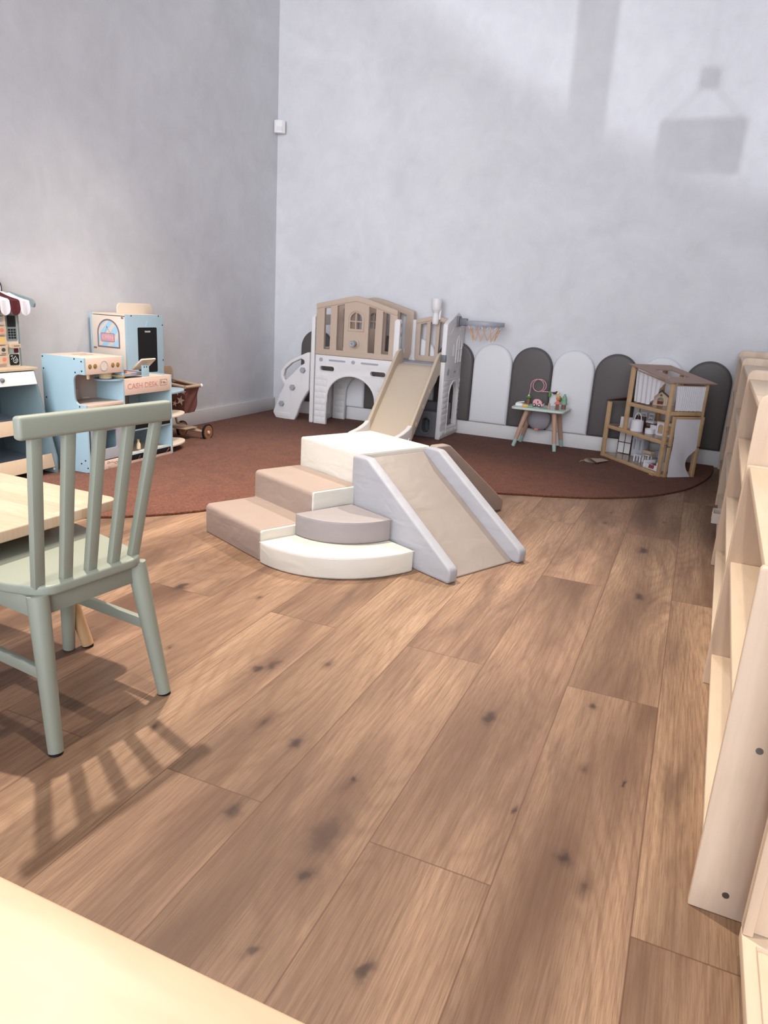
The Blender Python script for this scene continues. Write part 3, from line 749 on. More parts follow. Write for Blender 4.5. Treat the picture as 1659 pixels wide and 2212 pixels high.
# slide chute
prof = [(5.275, .566), (5.21, .563), (5.165, .545), (5.11, .497), (4.72, .118), (4.66, .075), (4.58, .052), (4.40, .045)]
b = B(); XA, XB = -2.098, -1.792
def chute(off, x0, x1):
    n = len(prof)
    def f(u, v):
        i = min(int(u * (n - 1) + 1e-6), n - 1); y, z = prof[i]
        return (x0 + (x1 - x0) * v, y, z + off)
    return f
b.quadgrid(chute(0, XA, XB), len(prof) - 1, 6, .012)
slide_o = P_('slide_chute', b, M['pl_s'])
wall = roundpoly([(5.285, .50), (5.283, .66), (5.25, .672), (5.19, .655), (5.12, .59), (4.71, .182), (4.70, .172), (4.705, .07), (4.74, .085), (5.06, .395), (5.16, .455), (5.20, .50)], [.01, .03, .03, .06, .08, .05, 0, .0, .04, .05, .05, .03])
for x, s in ((XA - .010, -1), (XB + .010, 1)):
    b = B(); b.plate(wall, t=.024, M=YZ(x), bev=.006, res=3); w_ = P_('slide_wall', b, M['pl_s'])
    b = B()
    for y, z in ((4.80, .20), (4.92, .315), (5.03, .42)): b.plate(circ(y - .0, z - .02, .017), t=.006, M=YZ(x + s * .0125))
    P_('bolt_cover', b, M['pl_s'], w_)
    cap = roundpoly([(4.718, .196), (4.65, .168), (4.55, .15), (4.42, .14), (4.36, .10), (4.36, Z0), (4.62, Z0), (4.715, .06)], [.02, .05, .05, .03, .02, .01, .02, .02])
    b = B(); b.plate(cap, t=.034, M=YZ(x), bev=.008, res=3); w2 = P_('slide_end_cap', b, M['pl_w'], lab='white end cap of the slide wall')
    b = B(); b.lathe([(.02, 0), (.02, .004), (.013, .005), (.012, .002), (0, .002)], YZ(x + s * .017, 4.66, .085) if s > 0 else basis((x - .017, 4.66, .085), (0, -1, 0), (0, 0, 1)), 20); P_('bolt_cover', b, M['pl_w'], w2)
b = B(); b.bb((XA + .002, 4.385, Z0), (XB - .002, 4.62, .035), .006); P_('slide_foot', b, M['pl_w'])

# climbing ladder panel on the left
def z4(u, v): return (-3.167 + (u - 190) * .000721 - (1485 - v) * .000015, .137 + (1485 - v) * .000695)
outl = [(62, 1600), (100, 1665), (340, 1692), (382, 1610), (430, 1480), (470, 1400), (540, 1290), (552, 850), (520, 852), (350, 930), (235, 1010), (165, 1100), (160, 1180), (215, 1265), (150, 1380)]
hole = [(440, 932), (478, 950), (480, 985), (430, 1010), (225, 1215), (206, 1150), (225, 1078), (310, 998)]
b = B(); b.plate(roundpoly([z4(*p) for p in outl], .02, 4), [roundpoly([z4(*p) for p in hole], .012, 4)], .045, XZ(5.30), bev=.011, res=3); ld = P_('climbing_panel', b, M['pl_w'])
for (u, v) in ((190, 1485), (335, 1277), (470, 1062)):
    x, z = z4(u, v); b = B(); b.lathe([(.024, 0), (.026, .012), (.022, .024), (0, .026)], XZ(5.2785, x, z), 6); P_('grip', b, M['pl_g'], ld, 'grey hexagonal climbing grip')
b = B()
for u in (215, 300, 380, 440):
    a_ = z4(u, 1560 if u < 350 else 1380); c_ = z4(u, 1330 - (u - 215) * .9); b.tube([(a_[0], 5.2775, a_[1]), (c_[0], 5.2775, c_[1])], .0022, 6)
a_ = z4(110, 1640); c_ = z4(300, 1590)
b.plate(rrect(a_[0], a_[1], c_[0], c_[1], .008), t=.006, M=XZ(5.2775), bev=.002)
P_('moulded_line', b, M['pl_w'], ld)

# basketball hoop on the tower
b = B(); HC = Vector((-1.523, 5.47, .893))
def ring(r, z, n=48): return [(HC.x + r * cos(2 * pi * k / n), HC.y + r * sin(2 * pi * k / n), z) for k in range(n)]
b.lathe([(.131, .878), (.143, .878), (.146, .882), (.146, .905), (.143, .910), (.131, .910), (.129, .905), (.129, .882), (.131, .878)], Matrix.Translation((HC.x, HC.y, 0)), 48)
for k in range(8):
    a = 2 * pi * k / 8 + .2; b.box((HC.x + .126 * cos(a), HC.y + .126 * sin(a), .889), (.014, .014, .014), .003)
hp = P_('basketball_hoop', b, M['pl_g'], lab='grey basketball ring fixed to the tower')
b = B(); b.bb((-1.735, 5.445, .87), (-1.66, 5.475, .925), .006); b.bb((-1.745, 5.425, .862), (-1.718, 5.495, .938), .005); P_('hoop_bracket', b, M['pl_d'], hp)
M['net_w'] = plain('white_net_cord', (235, 232, 228), .8); M['net_o'] = plain('orange_net_cord', (230, 172, 116), .8)
b = B(); nS = 12; lv = [(.128, .882, 0), (.118, .855, .5), (.102, .825, 1.0), (.09, .795, 1.5), (.082, .772, 2.0)]
rnd = random.Random(3)
for k in range(nS):
    for s in (-1, 1):
        for i in range(4):
            (r0, z0, f0), (r1, z1, f1) = lv[i], lv[i + 1]
            b.mi = 0 if i == 0 else 1
            q = []
            for r_, z_, f_ in ((r0, z0, f0), ((r0 + r1) / 2 + .003, (z0 + z1) / 2, (f0 + f1) / 2), (r1, z1, f1)):
                a = 2 * pi * (k + s * f_ * .5 + .07 * sin(k * 2.3) * f_) / nS
                q.append((HC.x + r_ * cos(a), HC.y + r_ * sin(a), z_ + .004 * sin(k * 1.7) * f_))
            b.tube(q, .0019, 6)
o = obj('net', local(b, ph), [M['net_w'], M['net_o']], hp); o['label'] = 'white and orange cord net'

# two grey hollow blocks under the slide
def hollow_block(x, y, w, d, h, label, z=.0122):
    t = thing('hollow_block', label, 'toy block', (x, y, z), 0)
    b = B(); hole = rrect(-.03 if w < .2 else -.034, h * .18, .03 if w < .2 else .034, h * .72, .029)
    b.plate(rrect(-w / 2, 0, w / 2, h, .018), [hole], d, XZ(0), bev=.008, res=3); o = obj('block_shell', b, M['pl_d'], t)
    b = B(); hx = [(p[0] * 1.38, h * .45 + (p[1] - h * .45) * 1.22) for p in hole]
    b.tube([(p[0], -d / 2, p[1]) for p in hx], .004, 6, True); obj('rim', b, M['pl_d'], t)
    b = B(); b.bb((-w / 2 + .02, d * .2, h * .08), (w / 2 - .02, d * .2 + .004, h * .92)); obj('inner_wall', b, M['pl_d'], t)
hollow_block(-1.872, 5.335, .175, .12, .205, 'grey hollow toy block with oval hole, front one under the slide')
hollow_block(-1.90, 5.51, .26, .12, .255, 'larger grey hollow toy block behind the front one, seen through the tower door')
# ------------------------------------------------------------------ activity table by the wall
M['mint'] = plain('mint_paint', (202, 216, 204), .45, .02); M['mint_d'] = plain('mint_tip_paint', (176, 200, 188), .45, .02)
M['ash'] = plain('brown_ash_leg', (196, 158, 134), .5, .05, 14)
M['pink'] = plain('pink_paint', (232, 168, 176), .45, .02); M['green'] = plain('leaf_green_paint', (86, 132, 66), .5, .03); M['teal'] = plain('sage_tree_paint', (132, 170, 142), .5, .03)
M['brown'] = plain('walnut_paint', (134, 92, 76), .5, .04); M['yellow'] = plain('honey_yellow_paint', (232, 182, 84), .45, .03); M['white'] = plain('white_paint', (236, 234, 232), .4, .01)
M['coral'] = plain('coral_paint', (226, 128, 112), .5, .02); M['black'] = plain('black_paint', (22, 20, 20), .5); M['cream_p'] = plain('cream_paint', (236, 218, 180), .5, .02); M['dark_b'] = plain('dark_brown_paint', (72, 44, 40), .5)
at = thing('activity_table', 'small mint activity table with splayed brown legs in front of the wall pads', 'table', (-1.03, 5.475, .0122))
b = B(); b.plate(roundpoly([(-.195, -.155), (.195, -.145), (.205, .150), (-.205, .150)], .035, 8), t=.017, M=XY(.2975), bev=.005, res=3); obj('tabletop', b, M['mint'], at)
for fx, fy, tx, ty in ((-.165, -.075, -.088, -.06), (.152, -.095, .115, -.07), (-.163, .155, -.075, .07), (.158, .165, .12, .08)):
    b = B(); f = Vector((fx, fy, 0)); q = Vector((tx, ty, .289)); m_ = f + (q - f) * .2
    b.cyl(m_, q, .0155, .019, 22); l_ = obj('leg', b, M['ash'], at)
    b = B(); b.cyl(f + Vector((0, 0, .001)), m_, .0135, .0157, 22); obj('leg_tip', b, M['mint_d'], l_)['label'] = 'mint painted leg tip'
M['greyfab'] = plain('grey_felt_fabric', (158, 152, 158), .95, .12, 14, .1)
b = B(); b.sph((-.02, .07, .205), .092, (1., .42, .96), 12); 
for v in b.bm.verts:
    v.co += Vector((sin(v.co.z * 60) * .004, sin(v.co.x * 50) * .006, cos(v.co.x * 45) * .003))
fb = obj('fabric_bag', b, M['greyfab'], at, 70); fb['label'] = 'grey cloth bag hanging under the tabletop'
b = B(); b.box((-.025, .03, .13), (.032, .004, .014), .002); obj('bag_label', b, M['coral'], fb)
# bead coil
b = B(); b.cyl((-.118, .075, .306), (-.118, .075, .352), .0135, .0125, 18); cw = obj('coil_post', b, M['brown'], at)
b = B(); b.sph((-.118, .075, .362), .015, (1.5, 1.2, .75), 14); obj('leaf_ball', b, M['green'], cw)
b = B(); b.sph((-.118, .072, .374), .008); obj('bead', b, M['cream_p'], cw)
pts = [(-.118, .075, .37), (-.114, .075, .41), (-.111, .07, .43)]
for k in range(61):
    a = radians(195) - radians(645) * k / 60
    pts.append((-.064 + .022 * k / 60 + .046 * cos(a), .075 + .035 * k / 60 - .012, .457 + .046 * sin(a)))
pts += [(-.02, .10, .412), (.0, .10, .414), (.045, .10, .414), (.09, .09, .405), (.115, .05, .385), (.12, .03, .33), (.12, .03, .305)]
b = B(); b.tube(pts, .0027, 8); obj('bead_coil', b, M['pink'], at)
b = B(); b.sph((.035, .096, .398), .02, (.62, .3, 1.25), 12); obj('leaf', b, M['green'], at)
b = B(); b.sph((.072, .09, .410), .011, (1.4, .7, .9), 12); b.sph((.086, .088, .419), .008, (1, .8, 1), 10); b.box((.056, .09, .412), (.014, .004, .008)); obj('bird', b, M['dark_b'], at)
b = B(); b.sph((.098, .085, .41), .011, (1, .9, 1.1), 12); obj('bead', b, M['cream_p'], at)
b = B(); b.sph((.122, .04, .372), .021, (.8, .6, 1.15), 14); obj('leaf_disc', b, M['green'], at)
b = B(); b.plate(roundpoly([(.005, -.04), (.075, -.05), (.08, -.09), (-.0, -.1)], .01), t=.003, M=XY(.3075)); obj('printed_track', b, M['teal'], at)
b = B(); b.plate(rrect(-.085, -.10, -.045, -.075, .003), t=.014, M=XY(.313), bev=.002); obj('sliding_piece', b, M['teal'], at)
b = B(); b.cyl((.072, -.085, .306), (.072, -.085, .352), .0075, .0075, 16); obj('peg', b, M['ash'], at)
def small(name, label, cat, x, y, z=.3185, rz=0, group=None):
    return thing(name, label, cat, (at.location.x + x, at.location.y + y, z), rz, group)
e = small('toy_elephant', 'pink wooden elephant on wheels standing on the mint activity table', 'toy', -.028, -.005)
b = B(); body = roundpoly([(-.037, .012), (-.037, .045), (-.02, .057), (.008, .057), (.028, .042), (.034, .02), (.040, .021), (.046, .031), (.05, .029), (.046, .013), (.034, .007)], [.008, .03, .02, .02, .02, .006, .004, .003, .003, .01, .004])
b.plate(body, t=.026, M=XZ(0), bev=.004); obj('body', b, M['pink'], e)
b = B(); b.sph((.002, -.0135, .038), .009, (.45, .25, 1)); obj('ear', b, M['dark_b'], e)
for x in (-.022, .014):
    b = B(); b.cyl((x, -.0185, .0125), (x, -.0125, .0125), .0125, .0125, 20); w_ = obj('wheel', b, M['dark_b'], e)
    b = B(); b.cyl((x, -.020, .0135), (x, -.018, .0135), .006, .006, 16); obj('hub', b, M['white'], w_)
    b = B(); b.cyl((x, .0125, .0125), (x, .0185, .0125), .0125, .0125, 20); obj('wheel', b, M['dark_b'], e)
d = small('toy_doll', 'little wooden peg doll with coral skirt and yellow hat on the activity table', 'doll', .128, -.06)
for s in (-1, 1):
    b = B(); b.cyl((s * .0075, 0, 0), (s * .0068, 0, .042), .0072, .006, 14); obj('leg', b, M['brown'], d)
b = B(); b.lathe([(0, .068), (.007, .068), (.010, .06), (.027, .045), (.025, .042), (0, .042)], seg=20); obj('skirt', b, M['coral'], d)
b = B(); b.sph((0, 0, .082), .0145); obj('head', b, M['coral'], d)['label'] = 'rosy round head'
b = B(); b.cyl((0, 0, .0905), (0, 0, .093), .018, .018, 20); b.sph((0, 0, .098), .010, (1, 1, .9)); obj('hat', b, M['yellow'], d)
tr_ = small('toy_tree', 'two-tier sage green wooden toy tree on brown trunk, right end of activity table', 'toy', .163, .01)
b = B(); b.cyl((0, 0, 0), (0, 0, .034), .0165, .0165, 18); obj('trunk', b, M['brown'], tr_)
b = B(); b.lathe([(0, .034), (.024, .034), (.0255, .037), (.017, .066), (.0205, .067), (.021, .070), (.012, .098), (.0075, .10), (.007, .112), (0, .113)], seg=24); obj('foliage', b, M['teal'], tr_)
x_ = small('toy_block', 'white toy block lying at the left end of the activity table', 'toy block', -.155, -.055, rz=.1)
b = B(); b.box((0, 0, .0105), (.055, .05, .021), .003); obj('block_body', b, M['white'], x_)
b = B(); b.tube([(-.02, -.01, .022), (.0, .012, .026), (.032, .022, .03)], .0045, 8); obj('rod', b, M['white'], x_)
x_ = small('toy_block', 'honey yellow toy block beside the white one on the activity table', 'toy block', -.103, -.085, rz=.05)
b = B(); b.box((0, 0, .009), (.044, .03, .018), .003); obj('block_body', b, M['yellow'], x_)
b = B()
for k in (-1, 0, 1): b.cyl((k * .013, 0, .018), (k * .013, 0, .0195), .0045, .0045, 10)
obj('dimple', b, M['cream_p'], x_)

# ------------------------------------------------------------------ dollhouse (local x = along the front, y = depth)
DO = Vector((-.552, 5.481, .0122)); DZ = math.atan2(-.768, .64)
def dworld(x, y, z): return (DO.x + x * .64 + y * .768, DO.y - x * .768 + y * .64, DO.z + z)
M['pine'] = wood('pine_frame', (206, 172, 132), (192, 156, 116), (8, 8, 8), .5, False)
M['roofb'] = plain('brown_roof_board', (158, 130, 116), .55, .03); M['roofd'] = plain('dark_roof_board', (92, 58, 46), .55, .04)
M['vinyl'] = plain('walnut_doll_floor', (150, 118, 96), .22, .08, 12, .6)
def sheer(name, c, tr):
    m, nt, bs = newmat(name); tc = N(nt, 'ShaderNodeTexCoord')
    bs.inputs['Base Color'].default_value = (*lin(c), 1); setin(bs, Roughness=.9); bs.inputs['Specular IOR Level'].default_value = .1
    tp = N(nt, 'ShaderNodeBsdfTransparent'); tl = N(nt, 'ShaderNodeBsdfTranslucent'); tl.inputs[0].default_value = (*lin(c), 1)
    a = N(nt, 'ShaderNodeMixShader'); a.inputs[0].default_value = .15; nt.links.new(bs.outputs[0], a.inputs[1]); nt.links.new(tl.outputs[0], a.inputs[2])
    o = N(nt, 'ShaderNodeMixShader'); o.inputs[0].default_value = tr
    nt.links.new(a.outputs[0], o.inputs[1]); nt.links.new(tp.outputs[0], o.inputs[2]); nt.links.new(o.outputs[0], nt.nodes['Material Output'].inputs[0]); return m
M['sheer'] = sheer('sheer_white_voile', (244, 242, 246), .12); M['cotton'] = sheer('white_cotton', (240, 238, 242), .0)
dh = thing('dollhouse', 'open pine dollhouse with brown roofs and white curtains beside the bookcases', 'dollhouse', tuple(DO), DZ)
DP = .275; W1 = .675
def dpost(x0, x1, y0, y1, z0, z1):
    b = B(); b.bb((x0, y0, z0), (x1, y1, z1), .002); return obj('post', b, M['pine'], dh)
dpost(-.009, .027, 0, .018, 0, .402); dpost(-.009, .027, DP - .018, DP, 0, .402)
def rz_(x): return .679 - .149 * (x - .203)
for y0, y1 in ((0, .018), (DP - .018, DP)):
    dpost(.212, .246, y0, y1, .235, rz_(.212) - .004); dpost(.648, W1, y0, y1, 0, rz_(.648) - .004)
dpost(.395, .42, DP - .018, DP, .23, rz_(.42) - .006)
def dfloor(x0, x1, z0, z1, name='floor_board'):
    b = B(); b.bb((x0, 0.0182, z1 - .006), (x1, DP - .0182, z1 - .001)); f = obj(name, b, M['vinyl'], dh)
    b = B()
    b.bb((x0, .001, z0), (x1, .018, z1), .0015); b.bb((x0, DP - .018, z0), (x1, DP - .001, z1), .0015); b.bb((x0, .018, z0), (x0 + .012, DP - .018, z1)); b.bb((x1 - .012, .018, z0), (x1, DP - .018, z1))
    obj('floor_rail', b, M['pine'], f)
dfloor(.0, .66, .0, .022); dfloor(.0, .66, .212, .236); dfloor(.24, .66, .405, .428)
# roofs
sl = math.atan(.149); L_ = .492
b = B(); b.plate([(0, -.012), (L_, -.012), (L_, .325), (0, .325)], [[(.145, .092), (.338, .092), (.338, .232), (.145, .232)]], .007, basis((.200, 0, .6845), (cos(sl), 0, -sin(sl)), (0, 1, 0))); obj('tower_roof', b, M['roofb'], dh)['label'] = 'sloping brown roof with square hatch'
b = B(); b.plate([(0, -.008), (.222, -.008), (.222, DP + .005), (0, DP + .005)], (), .006, basis((-.013, 0, .4075), (cos(.22), 0, sin(.22)), (0, 1, 0))); obj('lean_to_roof', b, M['roofd'], dh)['label'] = 'dark brown lean-to roof'
# curtain rods + curtains
def curtain(name, fn, m, nu=40, nv=14):
    b = B(); b.quadgrid(fn, nu, nv); return obj(name, b, m, dh, 80)
def front_c(u, v):   # v 0 top, 1 bottom; swept up to the left
    x = .25 + .37 * u; top = rz_(x) - .02; bot = .437 + max(0, (u - .42)) ** 1.25 * .40
    z = top + (bot - top) * v
    x2 = x - .10 * v * max(0, u - .45)
    return (x2, .024 + .006 * sin(u * 46) * (.4 + .6 * v) + .01 * v, z)
curtain('front_curtain', front_c, M['sheer'], 70, 12)
def end_c(u, v):
    y = .036 + .228 * u; top = .592; z = top + (.434 - top) * v
    return (W1 - .004 + .0045 * sin(u * 95), y + .01 * sin(v * 2 + u * 3) * (v if u < .15 else .3 * v), z + .001 * sin(u * 40) * v)
curtain('end_curtain', end_c, M['sheer'], 90, 8)
b = B(); b.tube([(W1 - .006, .018, .594), (W1 - .006, DP - .018, .594)], .003, 6); obj('curtain_rod', b, M['pine'], dh)
b = B(); b.tube([(.246, .02, rz_(.246) - .02), (.648, .02, rz_(.648) - .02)], .003, 6); obj('curtain_rod', b, M['pine'], dh)
b = B(); b.bb((.656, .018, .404), (W1, DP - .018, .428), .001); obj('end_rail', b, M['pine'], dh)
b = B(); b.bb((.656, .018, .0), (W1, DP - .018, .016), .001); obj('end_rail', b, M['pine'], dh)
for z in (.21, .30):
    b = B(); b.bb((W1 - .002, .002, z), (W1 + .002, .02, z + .002)); obj('hinge', b, M['screw'], dh)
# hinged door frame at the end with the white cloth
b = B()
for y0, y1 in ((.030, .052), (.248, .270)):
    b.bb((W1 + .004, y0, .205), (W1 + .018, y1, .400), .002); b.bb((W1 + .003, y0 - .002, .0), (W1 + .017, y1 - .002, .199), .002)
b.bb((W1 + .004, .052, .386), (W1 + .018, .248, .400), .002)
for z in (.20, .212): b.cyl((W1 + .0175, .041, z), (W1 + .021, .041, z), .004, .004, 10)
df = obj('door_frame', b, M['pine'], dh)
def cloth_fn(u, v):
    z = .388 - .388 * v; w0 = .056; w1 = .244
    if v > .52:
        t = (v - .52) / .48
        w1 = .244 - .02 * min(1, t * 4) - .045 * sin(pi * min(1, t * 1.02)) + .012 * t
    y = w0 + (w1 - w0) * u
    x = W1 + .012 + .006 * min(1, v * 3) + .004 * sin(pi * v * 1.9) * (v > .5) + .0018 * sin(u * 7 - v * 11) + .012 * max(0, v - .55) * sin(u * 4)
    return (x, y, max(.002, z))
curtain('door_cloth', cloth_fn, M['cotton'], 26, 40)
# wooden pads under the right end
b = B(); b.bb((.60, -.018, -.0), (.64, -.001, .012)); obj('foot', b, M['pine'], dh)

# furniture inside
def ditem(name, label, cat, x, y, z, rz=0, group=None):
    t = thing(name, label, cat, dworld(x, y, z), DZ + rz, group); t.scale = ((1.07,) * 3 if name in ('toy_screen', 'toy_wardrobe', 'toy_locker') else (1.16,) * 3) if name not in ('toy_bed', 'toy_kennel') else (1.0,) * 3; return t
F1, F2, F3 = .0215, .2355, .4275
M['dw'] = plain('white_doll_furniture', (232, 230, 232), .4, .01); M['dgw'] = plain('grey_white_wardrobe', (208, 210, 220), .4, .01); M['teak'] = plain('reddish_teak', (120, 72, 50), .45, .08, 20); M['blanket'] = plain('dusty_red_blanket', (146, 76, 78), .9, .06); M['ply'] = plain('pale_birch_ply', (226, 202, 172), .5, .03)
k_ = ditem('toy_kennel', 'little birch kennel with brown roof and arched door on the top floor of the dollhouse', 'doll furniture', .335, .185, F3, .9)
b = B(); b.plate([(-.046, 0), (.046, 0), (.046, .058), (0, .092), (-.046, .058)], [[(-.02, .006), (.02, .006), (.02, .03)] + [(.02 * cos(pi * k / 10), .034 + .02 * sin(pi * k / 10)) for k in range(11)] + [(-.02, .03)], circ(0, .068, .008, 14)], .006, XZ(-.033)); b.bb((-.046, -.03, 0), (-.041, .04, .056)); b.bb((.041, -.03, 0), (.046, .04, .056)); b.bb((-.046, .036, 0), (.046, .041, .056)); b.bb((-.05, -.04, -.0), (.05, .045, .003)); obj('walls', b, M['ply'], k_)
b = B(); b.plate([(-.053, .053), (0, .094), (.053, .053), (.053, .0575), (0, .0985), (-.053, .0575)], (), .09, XZ(.002)); obj('roof', b, M['roofd'], k_)
b = B(); b.box((0, .0, .012), (.06, .05, .018), .006); obj('cushion', b, M['blanket'], k_)
# middle floor
k_ = ditem('toy_cradle', 'round white barrel cradle with a hoop handle on the middle floor of the dollhouse', 'doll furniture', .292, .06, F2)
b = B(); b.lathe([(0, .0), (.036, .0), (.038, .003), (.038, .008), (.036, .009), (.0355, .064), (.0325, .066), (.0315, .064), (.031, .02), (0, .02)], seg=28); obj('barrel', b, M['dw'], k_)
b = B(); b.tube([(.033 * cos(pi * k / 16), .0, .064 + .045 * sin(pi * k / 16)) for k in range(17)], .0032, 8); obj('hoop', b, M['dw'], k_)
k_ = ditem('toy_box', 'tall white box in the left bay of the dollhouse middle floor', 'doll furniture', .175, .055, F2)
b = B(); b.bb((-.03, -.03, .0), (.03, .03, .008), .001); obj('base', b, M['ply'], k_)
b = B(); b.bb((-.027, -.027, .008), (.027, .027, .068), .002); obj('cabinet_body', b, M['dw'], k_)
k_ = ditem('toy_headboard', 'dark slatted headboard between cradle and desk in the dollhouse', 'doll furniture', .245, .115, F2, .3)
b = B()
for x in (-.03, -.01, .01, .03): b.bb((x - .006, -.004, 0), (x + .006, .004, .085), .001)
b.bb((-.036, -.0045, .02), (.036, .0045, .03)); obj('slats', b, M['dark_b'], k_)
def toychair(label, x, y, rz):
    c = ditem('toy_chair', label, 'doll chair', x, y, F2, rz, 'white doll chairs on the middle floor')
    for sx in (-1, 1):
        for sy in (-1, 1):
            b = B(); b.cyl((sx * .015, sy * .015, 0), (sx * .0145, sy * .0145, .036), .003, .003, 8); obj('leg', b, M['dw'], c)
    b = B(); b.box((0, 0, .038), (.04, .04, .006), .002); obj('seat', b, M['dw'], c)
    b = B(); b.plate(roundpoly([(-.019, .04), (.019, .04), (.017, .098), (-.017, .098)], .006), [rrect(-.012, .075, .012, .086, .003), rrect(-.012, .052, .012, .065, .003)], .005, XZ(.017), bev=.001); obj('backrest', b, M['dw'], c)
toychair('white doll chair with spindle back left of the red-brown desk', .175, .19, .9); toychair('white doll chair right behind the red-brown desk', .222, .216, .7)
k_ = ditem('toy_desk', 'red-brown doll desk carrying a white basin in the dollhouse', 'doll furniture', .288, .175, F2, .55)
b = B(); b.bb((-.045, -.03, .045), (.045, .03, .05), .001); obj('desktop', b, M['teak'], k_)
for sx in (-1, 1):
    for sy in (-1, 1):
        b = B(); b.bb((sx * .041 - .003, sy * .026 - .003, 0), (sx * .041 + .003, sy * .026 + .003, .045)); obj('leg', b, M['teak'], k_)
b = B(); b.bb((-.04, -.026, .02), (.04, .026, .024)); obj('lower_shelf', b, M['teak'], k_)
k_ = ditem('toy_basin', 'white washbasin with tap standing on the red-brown doll desk', 'doll furniture', .283, .175, F2 + .0582, .25)
b = B(); b.plate(rrect(-.036, -.024, .036, .024, .004), [rrect(-.024, -.016, .024, .014, .006)], .012, XY(.006), bev=.001); b.bb((-.03, -.02, 0), (.03, .02, .002)); obj('basin', b, M['dw'], k_)
b = B(); b.tube([(.0, .019, .012), (.0, .019, .026), (.0, .008, .026), (0, .006, .02)], .003, 8); obj('tap', b, M['dw'], k_)
k_ = ditem('toy_washtub', 'small white half-round tub in front of the arched cabinet in the dollhouse', 'doll furniture', .385, .10, F2, .1)
b = B(); b.lathe([(0, 0), (.027, 0), (.029, .028), (.026, .028), (.024, .008), (0, .008)], seg=20); obj('tub', b, M['dw'], k_)
b = B(); b.bb((-.025, .02, 0), (.025, .03, .05), .002); obj('back_rest', b, M['dw'], k_)
k_ = ditem('toy_cabinet', 'white cabinet with two arched doors and tan top, middle floor of the dollhouse', 'doll furniture', .475, .16, F2, .45)
b = B(); b.plate(rrect(-.05, .0, .05, .078, .002), [arch(-.04, -.01, .012, .064, 10), arch(.01, .04, .012, .064, 10)], .005, XZ(-.018)); b.bb((-.05, -.0155, 0), (-.046, .02, .078)); b.bb((.046, -.0155, 0), (.05, .02, .078)); b.bb((-.046, -.0155, 0), (.046, .02, .004)); obj('cabinet_body', b, M['dw'], k_)
b = B(); b.bb((-.046, -.012, .004), (.046, -.008, .076)); obj('door_inset', b, M['pine'], k_)
b = B(); b.bb((-.053, -.023, .078), (.053, .022, .084), .001); obj('cabinet_top', b, M['pine'], k_)
# ground floor
k_ = ditem('toy_screen', 'brown-barred toy window screen with four pale panes on the dollhouse ground floor', 'doll furniture', .035, .165, F1, .45)
b = B(); b.plate([(-.05, 0), (.05, 0), (.05, .17), (-.05, .17)], [rrect(-.046, .004, -.002, .075, .0005, 1), rrect(.002, .004, .046, .075, .0005, 1), rrect(-.046, .08, -.002, .15, .0005, 1), rrect(.002, .08, .046, .15, .0005, 1)], .004, XZ(0)); obj('bars', b, M['dark_b'], k_)
b = B(); b.bb((-.048, .0005, .002), (.048, .0015, .152)); obj('pane', b, M['white'], k_)
k_ = ditem('toy_wardrobe', 'tall grey-white double-door wardrobe on the dollhouse ground floor', 'doll furniture', .145, .222, F1, .28)
b = B(); b.bb((-.045, -.03, 0), (.045, .028, .165), .002); b.bb((-.048, -.033, .158), (.048, .03, .172), .002); obj('wardrobe_body', b, M['dgw'], k_)
for s in (-1, 1):
    b = B(); b.bb((s * .022 - .019, -.033, .008), (s * .022 + .019, -.030, .152), .001); d_ = obj('door', b, M['dgw'], k_)
    b = B(); b.bb((s * .022 - .006, -.0335, .05), (s * .022 + .006, -.0328, .12)); obj('grille', b, M['pl_g'], d_)
def toytable(label, x, y, rz):
    c = ditem('toy_side_table', label, 'doll table', x, y, F1, rz, 'white doll side tables on the ground floor')
    b = B(); b.plate(rrect(-.027, -.022, .027, .022, .006), t=.006, M=XY(.043), bev=.002); obj('tabletop', b, M['dw'], c)
    for sx in (-1, 1):
        for sy in (-1, 1):
            b = B(); b.bb((sx * .02 - .004, sy * .016 - .003, 0), (sx * .02 + .004, sy * .016 + .003, .0405), .001); obj('leg', b, M['dw'], c)
toytable('front white doll side table, nearer the wardrobe', .315, .098, .35); toytable('back white doll side table, nearer the grey panel', .322, .160, .35)
k_ = ditem('toy_chest', 'pale birch chest with dark slot at the back of the dollhouse ground floor', 'doll furniture', .258, .22, F1, .1)
b = B(); b.bb((-.035, -.02, 0), (.035, .02, .02), .001); b.bb((-.035, -.02, .032), (.035, .02, .058), .001); b.bb((-.035, .01, .02), (.035, .02, .032)); obj('chest_body', b, M['ply'], k_)
k_ = ditem('toy_armchair', 'small grey block seat beside the birch chest in the dollhouse', 'doll furniture', .34, .222, F1, .1)
b = B(); b.bb((-.025, -.02, 0), (.025, .02, .025), .003); b.bb((-.025, .012, .025), (.025, .02, .07), .003); obj('seat_body', b, M['greyl'], k_)
k_ = ditem('toy_locker', 'tall blue-grey wardrobe panel at the right end of the dollhouse ground floor', 'doll furniture', .435, .20, F1, .1)
b = B(); b.bb((-.028, -.012, 0), (.028, .045, .17), .002); obj('cabinet_body', b, M['dgw'], k_)
b = B(); b.bb((-.003, -.0135, .01), (-.001, -.0118, .16)); obj('door_gap', b, M['pl_g'], k_)
k_ = ditem('toy_bed', 'white doll bed under a dusty red blanket at the front of the dollhouse', 'doll furniture', .555, .066, F1, .02)
b = B(); b.bb((-.075, -.042, .0), (.062, .042, .034), .003); b.bb((.055, -.046, 0), (.064, .046, .062), .003); b.bb((-.079, -.046, 0), (-.072, .046, .05), .003); obj('bed_frame', b, M['dw'], k_)
b = B(); b.quadgrid(lambda u, v: (-.02 + .05 * u + .004 * sin(v * 7), -.046 - .002 + .09 * v if v > .3 else -.0475 + .001 * u, .0365 + .002 * sin(u * 9 + v * 5) if v > .3 else .0365 - (.3 - v) * .085), 8, 12, .002); obj('blanket', b, M['blanket'], k_)
